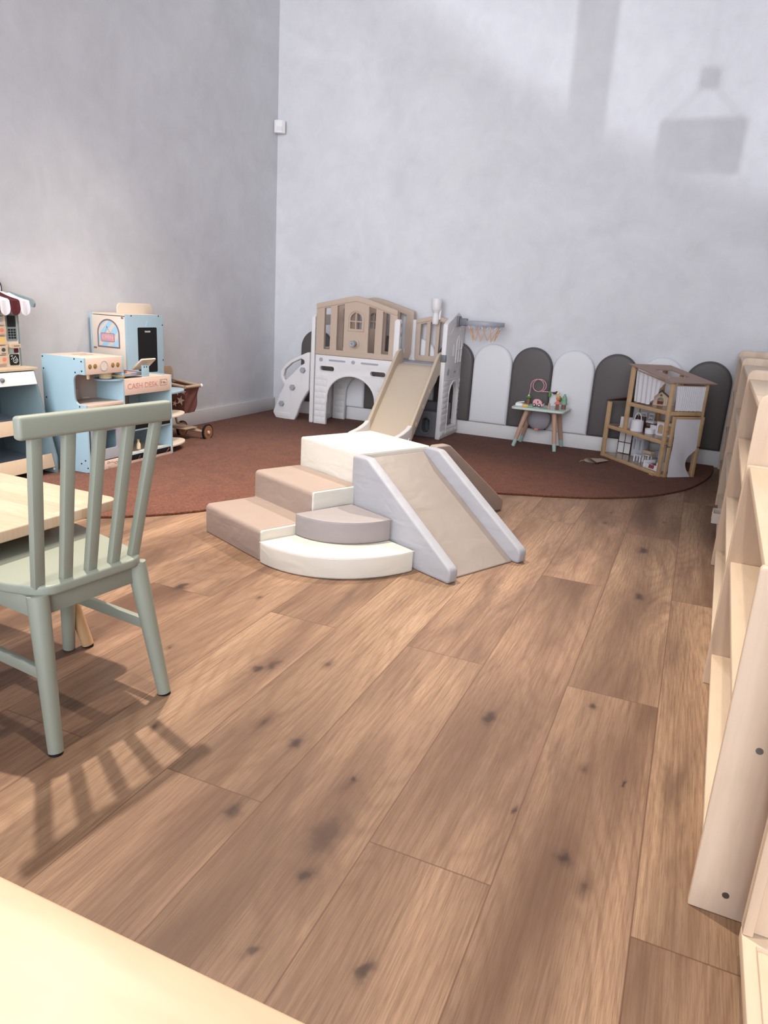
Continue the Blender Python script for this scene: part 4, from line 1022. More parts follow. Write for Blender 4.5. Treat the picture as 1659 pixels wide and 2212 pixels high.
b = B(); b.box((.042, 0, .041), (.024, .06, .014), .006); obj('pillow', b, M['dw'], k_)

# dropped cloth bag on the rug
M['linen'] = plain('beige_linen', (196, 172, 156), .95, .06, 60, .1)
cl = thing('cloth_pouch', 'beige open cloth pouch lying on the rug in front of the dollhouse', 'pouch', (-.545, 5.18, .0124), .95)
def pouch(top):
    def f(u, v):
        a = 2 * pi * u; r = .036 * (1 - .15 * v); x = .17 * v - .06
        flat = .42 - .25 * v
        z = r * (1 + sin(a)) * flat + .0015
        return (x + .012 * sin(a * 2) * (1 - v), r * cos(a) * (1.5 - .2 * v) + .03 * v, z)
    return f
b = B(); b.quadgrid(pouch(1), 28, 10); obj('pouch_body', b, M['linen'], cl, 80)
b = B(); b.tube([(-.06, .05, .01), (-.085, .065, .004), (-.11, .05, .002)], .0022, 6); obj('drawstring', b, M['linen'], cl)

# alarm sensor in the corner
ws = thing('motion_sensor', 'small white motion sensor mounted high in the corner of the two walls', 'sensor', (-3.452, 5.634, 2.285), .42)
b = B(); b.plate(roundpoly([(-.042, .04), (-.046, -.012), (-.02, -.026), (.02, -.026), (.046, -.012), (.042, .04)], [.004, .012, .02, .02, .012, .004]), t=.095, M=XY(.0475), bev=.005, res=3); obj('housing', b, M['white'], ws)
b = B(); b.plate(roundpoly([(-.03, -.018), (.03, -.018), (.02, -.0275), (-.02, -.0275)], .003), t=.034, M=XY(.03)); obj('lens', b, M['base'], ws)
# ------------------------------------------------------------------ play cafe kitchen on the left
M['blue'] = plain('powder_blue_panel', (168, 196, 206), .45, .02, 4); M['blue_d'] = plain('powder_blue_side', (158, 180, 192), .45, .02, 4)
M['peach'] = plain('peach_panel', (228, 200, 182), .45, .02, 4); M['sandp'] = plain('pale_sand_panel', (226, 208, 190), .45, .02, 4)
M['greige'] = plain('greige_back', (196, 176, 164), .5, .02); M['board'] = plain('blackboard', (11, 11, 12), .6)
M['brass'] = plain('olive_brass_knob', (148, 122, 70), .4, .05); M['mauve_l'] = plain('mauve_print', (136, 104, 104), .5); M['pinkp'] = plain('pink_sign', (216, 160, 164), .5); M['glassb'] = plain('pale_blue_print', (166, 206, 226), .45); M['pink_t'] = plain('pink_lettering', (214, 150, 140), .5); M['pink_w'] = plain('pale_pink_lettering', (236, 190, 192), .5)
kc = thing('play_kitchen', 'powder blue toy cafe kitchen with coffee machine, cash desk and blackboard', 'toy kitchen', (-3.1, 3.25, .0122))
def K_(name, b, m, par=None, lab=None):
    o = obj(name, local(b, kc), m, par or kc)
    if lab: o['label'] = lab
    return o
XFk, XBk, Y0k, YMk, Y1k = -2.945, -3.245, 2.905, 3.195, 3.598
# C-shaped coffee machine side
n = 14
arc = [(-2.962 - .062 * sin(pi * k / n) ** .8 - .012 * (k / n), .542 - .158 * k / n) for k in range(n + 1)]
arc = roundpoly([(XFk, .382), (-3.024, .382), (-3.024, .543), (XFk, .543)], [0, .088, .062, 0], 10)
side = [(XBk, Z0), (XFk, Z0)] + arc + [(XFk, .630), (XBk, .630)]
def screws(b, pts, y):
    for x, z in pts: b.cyl((x, y, z), (x, y - .0012, z), .0045, .0045, 10)
for i, y in enumerate((Y0k + .006, YMk - .006)):
    b = B(); b.plate(side if i == 0 else [(XBk, Z0), (XFk, Z0), (XFk, .540), (XBk, .540)], t=.012, M=XZ(y), bev=.0008)
    if i: b.bb((XBk, y - .006, .5405), (XFk, y + .006, .630), .0008)
    s_ = K_('machine_side', b, M['blue'])
    if i == 0:
        b = B(); screws(b, [(-2.962, .612), (-2.962, .562), (-3.01, .622), (-3.008, .552), (-3.235, .618), (-3.232, .555), (-3.225, .40), (-2.99, .372), (-2.97, .08), (-2.955, .04), (-2.952, .012), (-3.0, .06)], y - .006); K_('screw', b, M['black'], s_)
b = B(); b.bb((XBk + .004, Y0k + .012, .618), (XFk - .002, YMk - .012, .630), .001); tp = K_('machine_top', b, M['peach'])
b = B()
for x, l in ((-3.14, .10), (-3.09, .10)): b.bb((x - .006, 3.02, .6296), (x + .006, 3.02 + l, .6306))
K_('vent_slot', b, M['mauve_l'], tp)
b = B(); b.bb((XFk - .012, Y0k + .012, .543), (XFk, YMk - .012, .629), .001); fp = K_('control_panel', b, M['peach'])
for y in (2.946, 2.983, 3.112, 3.150):
    b = B(); b.lathe([(.0, .004), (.006, .004), (.0065, .001), (.0125, .001), (.0125, 0)], YZ(XFk, y, .585), 20); K_('button', b, M['brass'], fp)
b = B(); b.lathe([(.0275, 0), (.0275, .0015), (.0245, .0015), (.0245, 0)], YZ(XFk, 3.046, .584), 36); K_('dial_ring', b, M['blue_d'], fp)
b = B(); b.lathe([(.024, 0), (.024, .0006), (0, .0006)], YZ(XFk, 3.046, .584), 30); b.bb((XFk, 3.042, .584), (XFk + .0012, 3.044, .602)); K_('dial_face', b, M['sandp'], fp)
b = B(); b.bb((XBk + .1, Y0k + .012, .37), (XBk + .106, YMk - .012, .618)); K_('machine_back', b, M['greige'])
b = B(); b.bb((XBk + .106, Y0k + .012, .368), (XFk - .002, YMk - .012, .382), .001); K_('machine_shelf', b, M['greige'])
b = B(); b.bb((XFk - .006, Y0k + .012, .366), (XFk, YMk - .012, .384), .001); K_('shelf_edge', b, M['peach'])
b = B(); b.bb((XBk + .106, 2.99, .382), (XBk + .110, 3.04, .44)); K_('grille_print', b, M['peach'])
b = B(); b.bb((XBk + .106, 3.07, .384), (XBk + .112, 3.12, .395)); K_('grille_print', b, M['peach'])
b = B(); b.lathe([(0, .520), (.0, .5205), (.007, .5205), (.009, .523), (.008, .526), (.009, .535), (.03, .538), (.031, .5425), (0, .5425)][2:], Matrix.Translation((-3.0, 2.985, 0)), 24); b.cyl((-3.0, 2.985, .512), (-3.0, 2.985, .53), .0075, .009, 16); K_('brew_head', b, M['cream_p'])
b = B(); b.plate([(0, 0)] + [(.085 * cos(a), .11 * sin(a)) for a in [radians(v) for v in range(-180, 1, 10)]], t=.008, M=basis((-3.02, YMk - .012, .500), (1, 0, 0), (0, 1, 0)), bev=.001); K_('corner_shelf', b, M['blue_d'])
# toy pan on the corner shelf
pan = thing('toy_pan', 'cream toy filter pan with olive handle on the coffee machine shelf', 'toy pan', (-3.015, 3.128, .5048), 0)
b = B(); b.lathe([(0, 0), (.030, 0), (.034, .004), (.035, .032), (.033, .034), (.031, .032), (.030, .006), (0, .006)], seg=28); obj('bowl', b, M['cream_p'], pan)
b = B(); b.cyl((.028, .012, .020), (.085, .045, .012), .0062, .0075, 14); b.sph((.085, .045, .012), .0078); obj('handle', b, M['brass'], pan)
# oven box below the machine
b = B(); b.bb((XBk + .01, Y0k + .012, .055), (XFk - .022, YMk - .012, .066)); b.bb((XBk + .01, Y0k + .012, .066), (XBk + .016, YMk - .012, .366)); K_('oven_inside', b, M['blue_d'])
b = B(); b.plate(rrect(2.934, .068, 3.178, .30, .003), [rrect(2.985, .128, 3.122, .228, .008)], .010, YZ(XFk - .008), bev=.001); dr = K_('oven_door', b, M['greyl'], lab='pale grey oven door with window')
b = B(); b.bb((XFk + .004, 3.01, .262), (XFk + .018, 3.11, .272), .003); K_('handle', b, M['sandp'], dr)
b = B(); b.bb((XFk - .004, 2.925, .085), (XFk - .002, 2.933, .105)); K_('hinge', b, M['black'], dr)
b = B(); b.bb((XFk - .012, Y0k + .012, .300), (XFk - .004, YMk - .012, .366)); K_('drawer_front', b, M['blue'])
b = B(); b.bb((XFk - .010, Y0k + .012, Z0), (XFk, Y1k - .012, .062), .001); kb = K_('kick_panel', b, M['peach'])
b = B()
lx = XFk + .0006
b.tube([(lx, 3.055, .048), (lx, 3.075, .050), (lx, 3.095, .043)], .0008, 4); b.tube([(lx, 3.105 + .010 * cos(a), .041 + .006 * sin(a)) for a in [2 * pi * k / 14 for k in range(14)]], .0008, 4, True); b.tube([(lx, 3.045 + .009 * cos(a), .05 + .005 * sin(a)) for a in [2 * pi * k / 14 for k in range(14)]], .0008, 4, True)
b.tube([(lx, 3.065, .022), (lx, 3.045, .018), (lx, 3.058, .018)], .0008, 4); b.tube([(lx, 3.045, .018), (lx, 3.048, .028)], .0008, 4)
b.tube([(lx, 3.285, .03), (lx, 3.30, .05), (lx, 3.305, .03), (lx, 3.295, .022)], .0008, 4); b.tube([(lx, 3.53, .028), (lx, 3.545, .04), (lx, 3.56, .055), (lx, 3.55, .038)], .0012, 4)
K_('printed_cutlery', b, M['mauve_l'], kb)
bun = thing('toy_bun', 'brown toy bun inside the oven window of the cafe kitchen', 'toy food', (-3.03, 3.075, .0785), 0)
b = B(); b.sph((0, 0, .024), .036, (1, 1, .85)); obj('bread', b, M['brown'], bun)
b = B(); b.cyl((.0, 0, .051), (0, 0, .0565), .009, .006, 12); obj('icing', b, M['pink'], bun)
# cash desk
b = B(); b.bb((XBk, YMk, .485), (XFk - .012, Y1k - .012, .497), .001); K_('desk_top', b, M['sandp'])
b = B(); b.bb((XFk - .012, YMk, .410), (XFk, Y1k - .011, .503), .001); dp = K_('desk_front', b, M['peach'])
b = B(); b.text('CASH DESK', .042, .0012, YZ(XFk + .0006, 3.345, .458), wide=1.18); K_('lettering', b, M['pink_t'], dp, 'pink CASH DESK lettering')
b = B(); b.tube([(XFk + .0004, y, z) for y, z in rrect(3.492, .447, 3.556, .480, .006, 4)], .0009, 4, True); b.bb((XFk, 3.50, .455), (XFk + .0008, 3.506, .473)); b.bb((XFk, 3.515, .463), (XFk + .0008, 3.54, .466)); b.bb((XFk, 3.518, .457), (XFk + .0008, 3.548, .460)); K_('printed_label', b, M['mauve_l'], dp)
b = B(); b.plate(roundpoly([(XBk, Z0), (XFk, Z0), (XFk, .503), (XBk, .503)], .003), t=.012, M=XZ(Y1k - .006), bev=.0008); K_('desk_end', b, M['blue'])
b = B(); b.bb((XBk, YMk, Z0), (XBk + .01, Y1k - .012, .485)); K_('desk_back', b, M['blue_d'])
b = B(); b.bb((XBk + .01, YMk, .40), (XFk - .10, YMk + .06, .484)); K_('inner_post', b, M['greige'])
for z in (.064, .242):
    b = B(); b.bb((XBk + .01, YMk, z - .01), (XFk - .012, Y1k - .012, z), .001); sh = K_('desk_shelf', b, M['sandp'])
    b = B(); b.bb((XFk - .012, YMk, z - .045), (XFk - .001, Y1k - .012, z + .006), .001); e_ = K_('shelf_front', b, M['blue'], sh)
    b = B(); b.bb((XFk - .0015, YMk + .03, z - .035), (XFk + .0004, Y1k - .022, z - .003), .0005); K_('chalk_strip', b, M['board'], sh, 'black chalkboard strip')
    b = B(); b.tube([(XFk + .001, 3.40 + .006 * sin(t * 1.9), z - .033 + t * .0035) for t in range(9)], .0007, 4); K_('printed_whisk', b, M['sandp'], sh)
toy = thing('toy_bottle', 'tiny cream toy bottle on the lower cash desk shelf', 'toy', (-2.985, 3.335, .0768), 0)
b = B(); b.lathe([(0, 0), (.012, 0), (.012, .03), (.006, .042), (.006, .05), (0, .05)], seg=16); obj('bottle_body', b, M['cream_p'], toy)
b = B(); b.cyl((0, 0, .05), (0, 0, .058), .007, .007, 12); obj('cap', b, M['yellow'], toy)
# half-round end shelves
def half(z, m, r=.225, w=.115):
    b = B(); b.plate([(w * cos(a), r * sin(a)) for a in [pi * k / 24 for k in range(25)]], t=.014, M=basis((-3.062, Y1k, z), (1, 0, 0), (0, 1, 0)), bev=.003); K_('end_shelf', b, m)
half(.058, M['sandp']); half(.240, M['sandp']); half(.388, M['blue_d'])
b = B(); b.bb((-3.12, Y1k + .005, .03), (-3.108, Y1k + .11, .235), .002); K_('end_support', b, M['pine'])
# tablet register and food tray on the desk
b = B(); b.bb((-2.966, 3.358, .497), (-2.954, 3.412, .572), .002); ts = K_('tablet_stand', b, M['blue'])
b = B(); b.plate(rrect(-.062, -.05, .062, .05, .008), t=.010, M=basis((-2.978, 3.396, .574), (0, 1, 0), (.70, 0, .60)), bev=.003); K_('tablet', b, M['sandp'], ts)
b = B()
for y in (3.37, 3.39): b.cyl((-2.954, y, .560), (-2.9525, y, .560), .004, .004, 10)
K_('screw', b, M['black'], ts)
ft = thing('toy_food_tray', 'shallow tray of printed toy food lying on the cash desk', 'tray', (-3.075, 3.318, .5095), 0)
b = B(); b.plate(rrect(-.09, -.105, .09, .105, .004), [rrect(-.082, -.097, .082, .097, .003)], .016, XY(.008), bev=.001); b.bb((-.085, -.10, 0), (.085, .10, .004)); obj('tray_body', b, M['pl_g'], ft)
rnd = random.Random(5); cols = [M['coral'], M['yellow'], M['teal'], M['dark_b'], M['pink'], M['cream_p']]
b = B()
for i in range(4):
    for j in range(5):
        b.mi = rnd.randrange(6); b.bb((-.078 + i * .039, -.093 + j * .037, .004), (-.043 + i * .039, -.060 + j * .037, .0085 + rnd.random() * .004), .002)
obj('food_print', b, cols, ft)
# fridge cabinet behind
FX0, FX1, FY0, FY1, FH = -3.478, -3.195, 3.503, 3.832, .842
b = B(); b.bb((FX0, FY0 + .012, Z0), (FX0 + .01, FY1, FH), .001); b.bb((FX0 + .01, FY1 - .01, Z0), (FX1 - .012, FY1, FH)); b.bb((FX0, FY0 + .0125, FH - .01), (FX1 - .012, FY1, FH)); fr = K_('fridge_body', b, M['sandp'])
b = B(); b.bb((FX0 - .002, FY0 - .001, Z0), (FX0 + .009, FY0 + .03, FH - .002), .001); K_('fridge_edge', b, M['blue'], fr)
b = B(); b.bb((FX0 + .010, FY0, .30), (FX1 - .013, FY0 + .012, FH - .014), .001); fd = K_('fridge_door', b, M['sandp'], lab='pale sand fridge door with printed window')
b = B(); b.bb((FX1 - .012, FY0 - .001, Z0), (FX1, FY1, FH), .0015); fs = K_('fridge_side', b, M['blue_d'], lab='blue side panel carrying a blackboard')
b = B(); b.plate(rrect(3.597, .49, 3.770, .766, .008), t=.002, M=YZ(FX1 + .0006)); bd = K_('blackboard', b, M['board'], fs)
b = B(); b.text('TENDER', .014, .001, YZ(FX1 + .002, 3.684, .740)); K_('lettering', b, M['white'], bd)
b = B(); b.cyl((FX1, 3.684, .80), (FX1 + .001, 3.684, .80), .006, .006, 14); b.tube([(FX1 + .0005, 3.672, .775), (FX1 + .0005, 3.684, .797), (FX1 + .0005, 3.696, .775)], .0012, 4); K_('printed_hanger', b, M['glassb'], fs)
b = B()
for y, z in ((3.545, .835), (3.79, .835), (3.825, .78), (3.825, .56)): b.cyl((FX1, y, z), (FX1 + .001, y, z), .0045, .0045, 10)
K_('screw', b, M['black'], fs)
b = B(); b.plate(roundpoly([(3.575, .842), (3.885, .842), (3.885, .905), (3.575, .905)], [.002, .002, .03, .03], 6), t=.01, M=YZ(-3.33), bev=.001); K_('header_board', b, M['sandp'], fr)
# printed window with OPEN sign on the door (plane y = FY0)
yd = FY0 - .0006
ar = arch(-3.425, -3.250, .636, .808, 24)
b = B(); b.plate(ar, [arch(-3.416, -3.259, .645, .799, 24)], .0016, XZ(yd)); wf_ = K_('printed_window', b, M['mauve_l'], fd)
b = B(); b.plate(arch(-3.416, -3.259, .645, .799, 24), t=.001, M=XZ(yd)); K_('printed_glass', b, M['glassb'], wf_)
b = B()
b.plate([(-3.414, .70), (-3.395, .735), (-3.33, .797), (-3.352, .796), (-3.40, .76), (-3.414, .735)], t=.0012, M=XZ(yd)); b.plate([(-3.414, .648), (-3.395, .648), (-3.282, .775), (-3.30, .788), (-3.414, .668)], t=.0012, M=XZ(yd)); b.plate([(-3.35, .648), (-3.315, .648), (-3.262, .70), (-3.262, .735)], t=.0012, M=XZ(yd)); b.plate([(-3.275, .648), (-3.262, .648), (-3.262, .662)], t=.0012, M=XZ(yd))
K_('glass_reflection', b, M['sandp'], wf_)
b = B(); b.tube([(-3.366, yd - .001, .722), (-3.347, yd - .001, .758), (-3.320, yd - .001, .722)], .0008, 4); b.cyl((-3.347, yd - .002, .760), (-3.347, yd, .760), .004, .004, 12); K_('sign_string', b, M['mauve_l'], wf_)
b = B(); b.plate(rrect(-3.397, .672, -3.290, .724, .007), t=.0022, M=XZ(yd)); K_('sign_border', b, M['mauve_l'], wf_)
b = B(); b.plate(rrect(-3.394, .675, -3.293, .721, .005), t=.003, M=XZ(yd)); sg = K_('open_sign', b, M['pinkp'], fd)
b = B(); b.text('OPEN', .030, .0012, XZ(yd - .0018, -3.3435, .698), wide=1.1); K_('lettering', b, M['pink_w'], sg)
b = B(); b.bb((FX1 - .04, FY0 - .0012, .815), (FX1 - .022, FY0, .826)); b.plate(rrect(-3.46, .626, -3.435, .636, .002), t=.001, M=XZ(yd)); K_('latch_print', b, M['mauve_l'], fd)

# ------------------------------------------------------------------ wooden shopping trolley behind the kitchen
M['trolley'] = plain('pale_brown_trolley_wood', (176, 150, 126), .5, .05); M['starfab'] = plain('brown_star_fabric', (118, 80, 72), .9, .05, 30, .1); M['star'] = plain('cream_star_print', (206, 172, 156), .9, .03); M['tyre'] = plain('black_rubber', (26, 24, 24), .6); M['wheelw'] = plain('plywood_wheel', (150, 104, 72), .5, .06)
tl = thing('toy_trolley', 'wooden toy trolley with brown star-print fabric basket behind the blue kitchen', 'toy trolley', (-3.22, 4.13, .0122))
def T_(name, b, m, par=None): return obj(name, local(b, tl), m, par or tl)
for y in (3.935, 4.085):
    b = B(); b.tube([(-3.345, y, .47), (-3.335, y, .405), (-3.30, y, .400), (-3.105, y, .383)], .010, 12); T_('side_rail', b, M['trolley'])
b = B(); b.plate(roundpoly([(3.925, .40), (4.095, .40), (4.095, .50), (3.925, .50)], [.003, .003, .04, .04]), t=.014, M=YZ(-3.345), bev=.002); T_('handle_board', b, M['trolley'])
b = B(); b.cyl((-3.105, 3.925, .383), (-3.105, 4.095, .383), .011, .011, 14); T_('front_bar', b, M['trolley'])
b = B(); b.sph((-3.10, 4.095, .383), .0135, (1, .7, 1)); T_('end_cap', b, M['white'])
def bask(u, v):
    P = [(-3.325, 3.936), (-3.108, 3.936), (-3.108, 4.085), (-3.325, 4.085)]; t = (u * 4) % 4; i = int(t) % 4; f = t - int(t)
    x = P[i][0] + (P[(i + 1) % 4][0] - P[i][0]) * f; y = P[i][1] + (P[(i + 1) % 4][1] - P[i][1]) * f
    k = 1 - .22 * v; return (-3.215 + (x + 3.215) * k + .004 * sin(v * 9 + u * 40), 4.010 + (y - 4.010) * k + .003 * sin(v * 7 + u * 31), .39 - .185 * v + (.004 * sin(u * 30) * v))
b = B(); b.quadgrid(bask, 48, 10); b.mi = 0; b.bb((-3.295, 3.955, .203), (-3.135, 4.065, .207))
b.mi = 1
for sx, sz, r in ((-3.235, .345, .028), (-3.165, .345, .024), (-3.14, .29, .034), (-3.255, .285, .026), (-3.19, .265, .022), (-3.11, .352, .020), (-3.30, .345, .02)):
    ky = 4.010 - .076 * (1 - .22 * (.39 - sz) / .185) - .0045
    b.plate(star(0, 0, r, 80), t=.002, M=basis((sx - .012, ky, sz), (1, .0, 0), (0, .09, 1)))
obj('fabric_basket', local(b, tl), [M['starfab'], M['star']], tl, 60)
b = B()
for y in (3.95, 4.085): b.tube([(-3.345, y, .40), (-3.335, y, .24), (-3.32, y + .02, .10), (-3.11, 4.12, .058)], .009, 10)
T_('frame_bar', b, M['trolley'])
b = B(); b.bb((-3.32, 3.97, .085), (-3.14, 4.10, .093), .003); T_('base_board', b, M['trolley'])
for x in (-3.085, -3.305):
    b = B(); b.cyl((x - .007, 4.14, .056), (x + .007, 4.14, .056), .056, .056, 32); w_ = T_('wheel', b, M['tyre'])
    b = B(); b.cyl((x - .0085, 4.14, .056), (x + .0085, 4.14, .056), .047, .047, 32); T_('wheel_disc', b, M['wheelw'], w_)
    b = B(); b.cyl((x - .03 if x < -3.2 else x - .012, 4.14, .056), (x + .016, 4.14, .056), .011, .011, 16); T_('hub', b, M['sandp'], w_)

# ------------------------------------------------------------------ toy market stall at the left edge
M['stall'] = plain('grey_green_panel', (118, 136, 140), .5, .02, 4); M['stall_d'] = plain('slate_panel', (98, 116, 124), .5, .02, 4); M['stall_r'] = plain('grey_green_roof', (124, 138, 138), .5, .02, 4)
M['oakp'] = plain('pale_oak_print', (206, 182, 154), .5, .05, 14); M['maroon'] = plain('maroon_felt', (88, 30, 38), .85, .04); M['whitef'] = plain('white_felt', (232, 230, 236), .85, .01); M['sandb'] = plain('sand_back_panel', (214, 204, 190), .5, .02)
M['shelfg'] = plain('blue_grey_shelf', (150, 160, 170), .5, .02); M['slate'] = plain('slate_print', (62, 70, 80), .5)
YE = 2.826
ms = thing('market_stall', 'grey-green toy market stall with striped scalloped awning at the left edge', 'toy stall', (-3.28, 2.5, .0122))
def S_(name, b, m, par=None, lab=None):
    o = obj(name, local(b, ms), m, par or ms)
    if lab: o['label'] = lab
    return o
YS0 = 2.13
prof_s = [(-3.478, Z0), (-3.088, Z0), (-3.085, .10), (-3.215, .552), (-3.478, .552)]
for i, y in enumerate((YE - .006, YS0 + .006)):
    b = B(); b.plate(prof_s, t=.012, M=XZ(y), bev=.001); e_ = S_('end_panel', b, M['stall'])
    if i == 0:
        b = B(); b.cyl((-3.105, YE - .0135, .035), (-3.105, YE - .012, .035), .008, .008, 14); S_('caster', b, M['white'], e_)
b = B(); b.bb((-3.478, YS0 + .012, Z0), (-3.468, YE - .012, .55)); S_('stall_back', b, M['stall_d'])
b = B(); b.bb((-3.478, YS0 - .015, .552), (-3.205, YE + .016, .566), .002); S_('counter', b, M['oakp'])
b = B(); b.plate([(YS0 + .02, 0), (YE - .022, 0), (YE - .022, .068), (YS0 + .02, .068)], t=.012, M=basis((-3.178, 0, .482), (0, 1, 0), (-.30, 0, 1)), bev=.001); dw = S_('drawer', b, M['white'])
b = B(); b.sph((-3.18, 2.60, .515), .012); S_('drawer_knob', b, M['pl_d'], dw)
for z0, xs, xf_ in ((.265, -3.20, -3.138), (.070, -3.18, -3.098)):
    b = B(); b.plate([(-3.466, z0 + .022), (xs + .05, z0 - .01), (xs + .05, z0 - .002), (-3.466, z0 + .03)], t=YE - YS0 - .026, M=XZ((YE + YS0) / 2)); t_ = S_('sloping_shelf', b, M['shelfg'])
    b = B(); b.plate([(YS0 + .014, 0), (YE - .014, 0), (YE - .014, .075), (YS0 + .014, .075)], t=.01, M=basis((xf_, 0, z0 - .025), (0, 1, 0), (-.27, 0, 1)), bev=.001); S_('front_lip', b, M['oakp'], t_, 'pale oak front lip')
# till back panel
XBs = -3.30
b = B(); b.plate(roundpoly([(YS0 + .05, .566), (YE - .014, .566), (YE - .014, .90), (YS0 + .05, .90)], .002), t=.012, M=YZ(XBs), bev=.001); bp = S_('till_board', b, M['sandb'])
b = B(); b.bb((XBs - .06, YE - .0135, .566), (XBs + .006, YE - .003, .90), .001); S_('till_side', b, M['stall'], bp)
xb = XBs + .0064
def pr_(name, lab, m, y0, z0, y1, z1, r=.004, t=.003, par=None, dx=0):
    b = B(); b.plate(rrect(y0, z0, y1, z1, r), t=t, M=YZ(xb + dx), bev=0); return S_(name, b, m, par or bp, lab)
cp = pr_('card_terminal', 'grey-green card terminal with black screen', M['stall_r'], 2.742, .697, 2.806, .832, .008)
pr_('screen', None, M['board'], 2.749, .768, 2.799, .824, .004, .004, cp, .0008)
for i in range(3):
    for j in range(4): 
        b = B(); b.bb((xb + .001, 2.752 + i * .0165, .708 + j * .0135), (xb + .0035, 2.763 + i * .0165, .717 + j * .0135)); S_('key', b, M['board'], cp)
sl_ = pr_('receipt_slot', None, M['oakp'], 2.747, .662, 2.810, .682, .004, .02, None, .008)
b = B(); b.bb((xb + .0178, 2.765, .670), (xb + .0185, 2.80, .673)); S_('slit', b, M['dark_b'], sl_)
pr_('key_print', None, M['mint_d'], 2.750, .635, 2.773, .655); pr_('key_print', 'maroon printed key', M['maroon'], 2.779, .635, 2.806, .657)
pc = pr_('contactless_pad', 'black pad with a white hand and card drawing', M['board'], 2.749, .572, 2.806, .628, .006)
b = B(); xx = xb + .0018
hy = lambda y: 2.749 + (y - 2.716) * .75
b.tube([(xx, hy(y), z) for y, z in [(2.742, .590), (2.757, .584), (2.776, .603), (2.762, .619), (2.742, .600)]], .0012, 4, True); b.tube([(xx, hy(2.727), .602), (xx, hy(2.738), .611), (xx, hy(2.748), .608)], .0012, 4); b.tube([(xx, hy(2.748), .585), (xx, hy(2.766), .583), (xx, hy(2.779), .592), (xx, hy(2.778), .602)], .0012, 4); b.tube([(xx, hy(2.752), .594), (xx, hy(2.768), .606)], .001, 4); b.bb((xx - .001, 2.755, .618), (xx, 2.768, .622)); S_('hand_drawing', b, M['white'], pc)
pr_('label_print', None, M['stall_r'], 2.690, .808, 2.730, .824, .003)
# flip price tiles
tm = [M['coral'], M['yellow'], M['coral'], M['slate'], M['pl_g'], M['teal']]
k = 0
for j, z in enumerate((.580, .629, .678, .727, .776)):
    for i, y in enumerate((2.681, 2.624, 2.567, 2.510)):
        b = B(); tilt = (.25, .05, .3, .04, .03)[4 - j] * (1 if i == 0 else .6); Mx = basis((xb + .004, y + .026, z), (0, 1, 0), (-tilt * .6 + .05, 0, 1)); Mx = Mx @ Matrix.Translation((0, .022, .004))
        b.plate(rrect(-.027, -.0215, .027, .0215, .004), t=.006, M=Mx, bev=.001); tI = S_('price_tile', b, M['oakp'], bp)
        b = B()
        if k % 4 == 3: b.plate([(-.008 * (1 + .3 * sin(a)) + .014 * cos(a) * (1 - .35 * sin(a)), .003 + .013 * sin(a)) for a in [2 * pi * q / 18 for q in range(18)]], t=.007, M=Mx)
        else: b.plate(circ(0, .003, .012, 18, .010), t=.007, M=Mx)
        b.plate(rrect(-.014, -.0175, .014, -.0145, .001), t=.0068, M=Mx)
        S_('printed_food', b, [M['coral'], M['slate'], M['yellow'], M['coral'], M['pl_g']][(j + i * 2) % 5], tI); k += 1
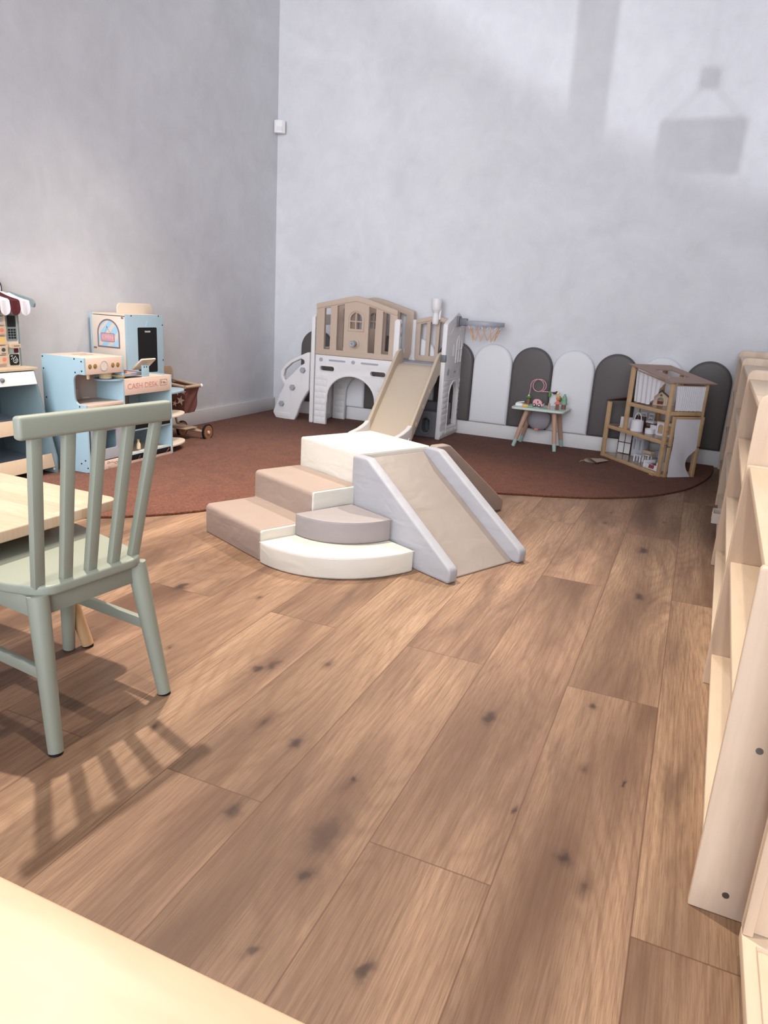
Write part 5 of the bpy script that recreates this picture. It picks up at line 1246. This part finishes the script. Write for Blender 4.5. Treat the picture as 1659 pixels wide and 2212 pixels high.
# awning: scalloped felt over a slanting frame
ARM = [(-3.44, .925), (-3.425, .942), (-3.255, .911), (-3.236, .89), (-3.244, .869), (-3.262, .872), (-3.268, .888), (-3.42, .915)]
b = B(); b.plate(roundpoly(ARM, [.004, .01, .025, .012, .008, .006, .01, .004]), t=.014, M=XZ(2.884), bev=.003); S_('awning_arm', b, M['stall_r'])
b = B(); b.plate(roundpoly(ARM, [.004, .01, .025, .012, .008, .006, .01, .004]), t=.014, M=XZ(YS0 - .05), bev=.003); S_('awning_arm', b, M['stall_r'])
b = B(); b.bb((-3.435, YS0 - .045, .912), (-3.42, 2.878, .93), .002); S_('awning_bar', b, M['stall_r'])
nst = 13; w_s = .061
for k in range(nst):
    y1 = 2.8765 - k * w_s; y0 = y1 - w_s + .001
    def scal(u, v, y0=y0, y1=y1, k=k):
        # v: 0 ridge -> .6 front edge -> 1 hem
        y = y0 + (y1 - y0) * u
        if v <= .6:
            t = v / .6; x = -3.412 + .140 * t; z = .938 - .034 * t - .004 * sin(pi * t) + .003 * sin(u * 6 + k)
        else:
            t = (v - .6) / .4; x = -3.272 + .006 * sin(t * 1.6) + .003 * sin(u * 7); hem = .048 + .030 * math.sqrt(max(0.0, 1 - (2 * u - 1) ** 2))
            z = .904 - hem * t
        return (x, y, z)
    b = B(); b.quadgrid(scal, 12, 16); S_('awning_stripe', b, M['whitef'] if k % 2 == 0 else M['maroon'], lab=('white' if k % 2 == 0 else 'maroon') + ' scalloped awning stripe')
b = B(); b.plate(roundpoly([(2.40, .925), (2.862, .925), (2.862, .985), (2.80, 1.03), (2.46, 1.03), (2.40, .985)], [.004, .004, .05, .04, .04, .05], 8), t=.012, M=YZ(-3.447), bev=.002); sb = S_('sign_board', b, M['slate'])
b = B(); b.tube([(-3.4405, y, z) for y, z in roundpoly([(2.412, .935), (2.85, .935), (2.85, .98), (2.793, 1.019), (2.467, 1.019), (2.412, .98)], [.004, .004, .045, .035, .035, .045], 8)], .0022, 6, True); S_('sign_outline', b, M['white'], sb)

# ------------------------------------------------------------------ hanging shop sign in the front window; its shadow falls on the back wall
M['signw'] = plain('sign_board', (150, 140, 130), .6)
hs_ = thing('hanging_sign', 'blank rectangular sign hanging in the shop window behind the camera', 'sign', (.725, -2.75, 1.546))
b = B(); b.plate(rrect(-.155, 0, .155, .197, .008), t=.012, M=XZ(0), bev=.002); obj('sign_panel', b, M['signw'], hs_)
b = B(); b.tube([(-.135, 0, .194), (-.02, 0, .30), (.02, 0, .30), (.135, 0, .194)], .003, 6); obj('cord', b, M['signw'], hs_)
b = B(); b.plate(rrect(-.036, .294, .036, .369, .006), t=.02, M=XZ(0), bev=.002); obj('suction_hook', b, M['signw'], hs_)
b = B(); b.tube([(0, 0, .36), (0, -.22, 1.02)], .0015, 6); obj('hanging_wire', b, M['signw'], hs_)
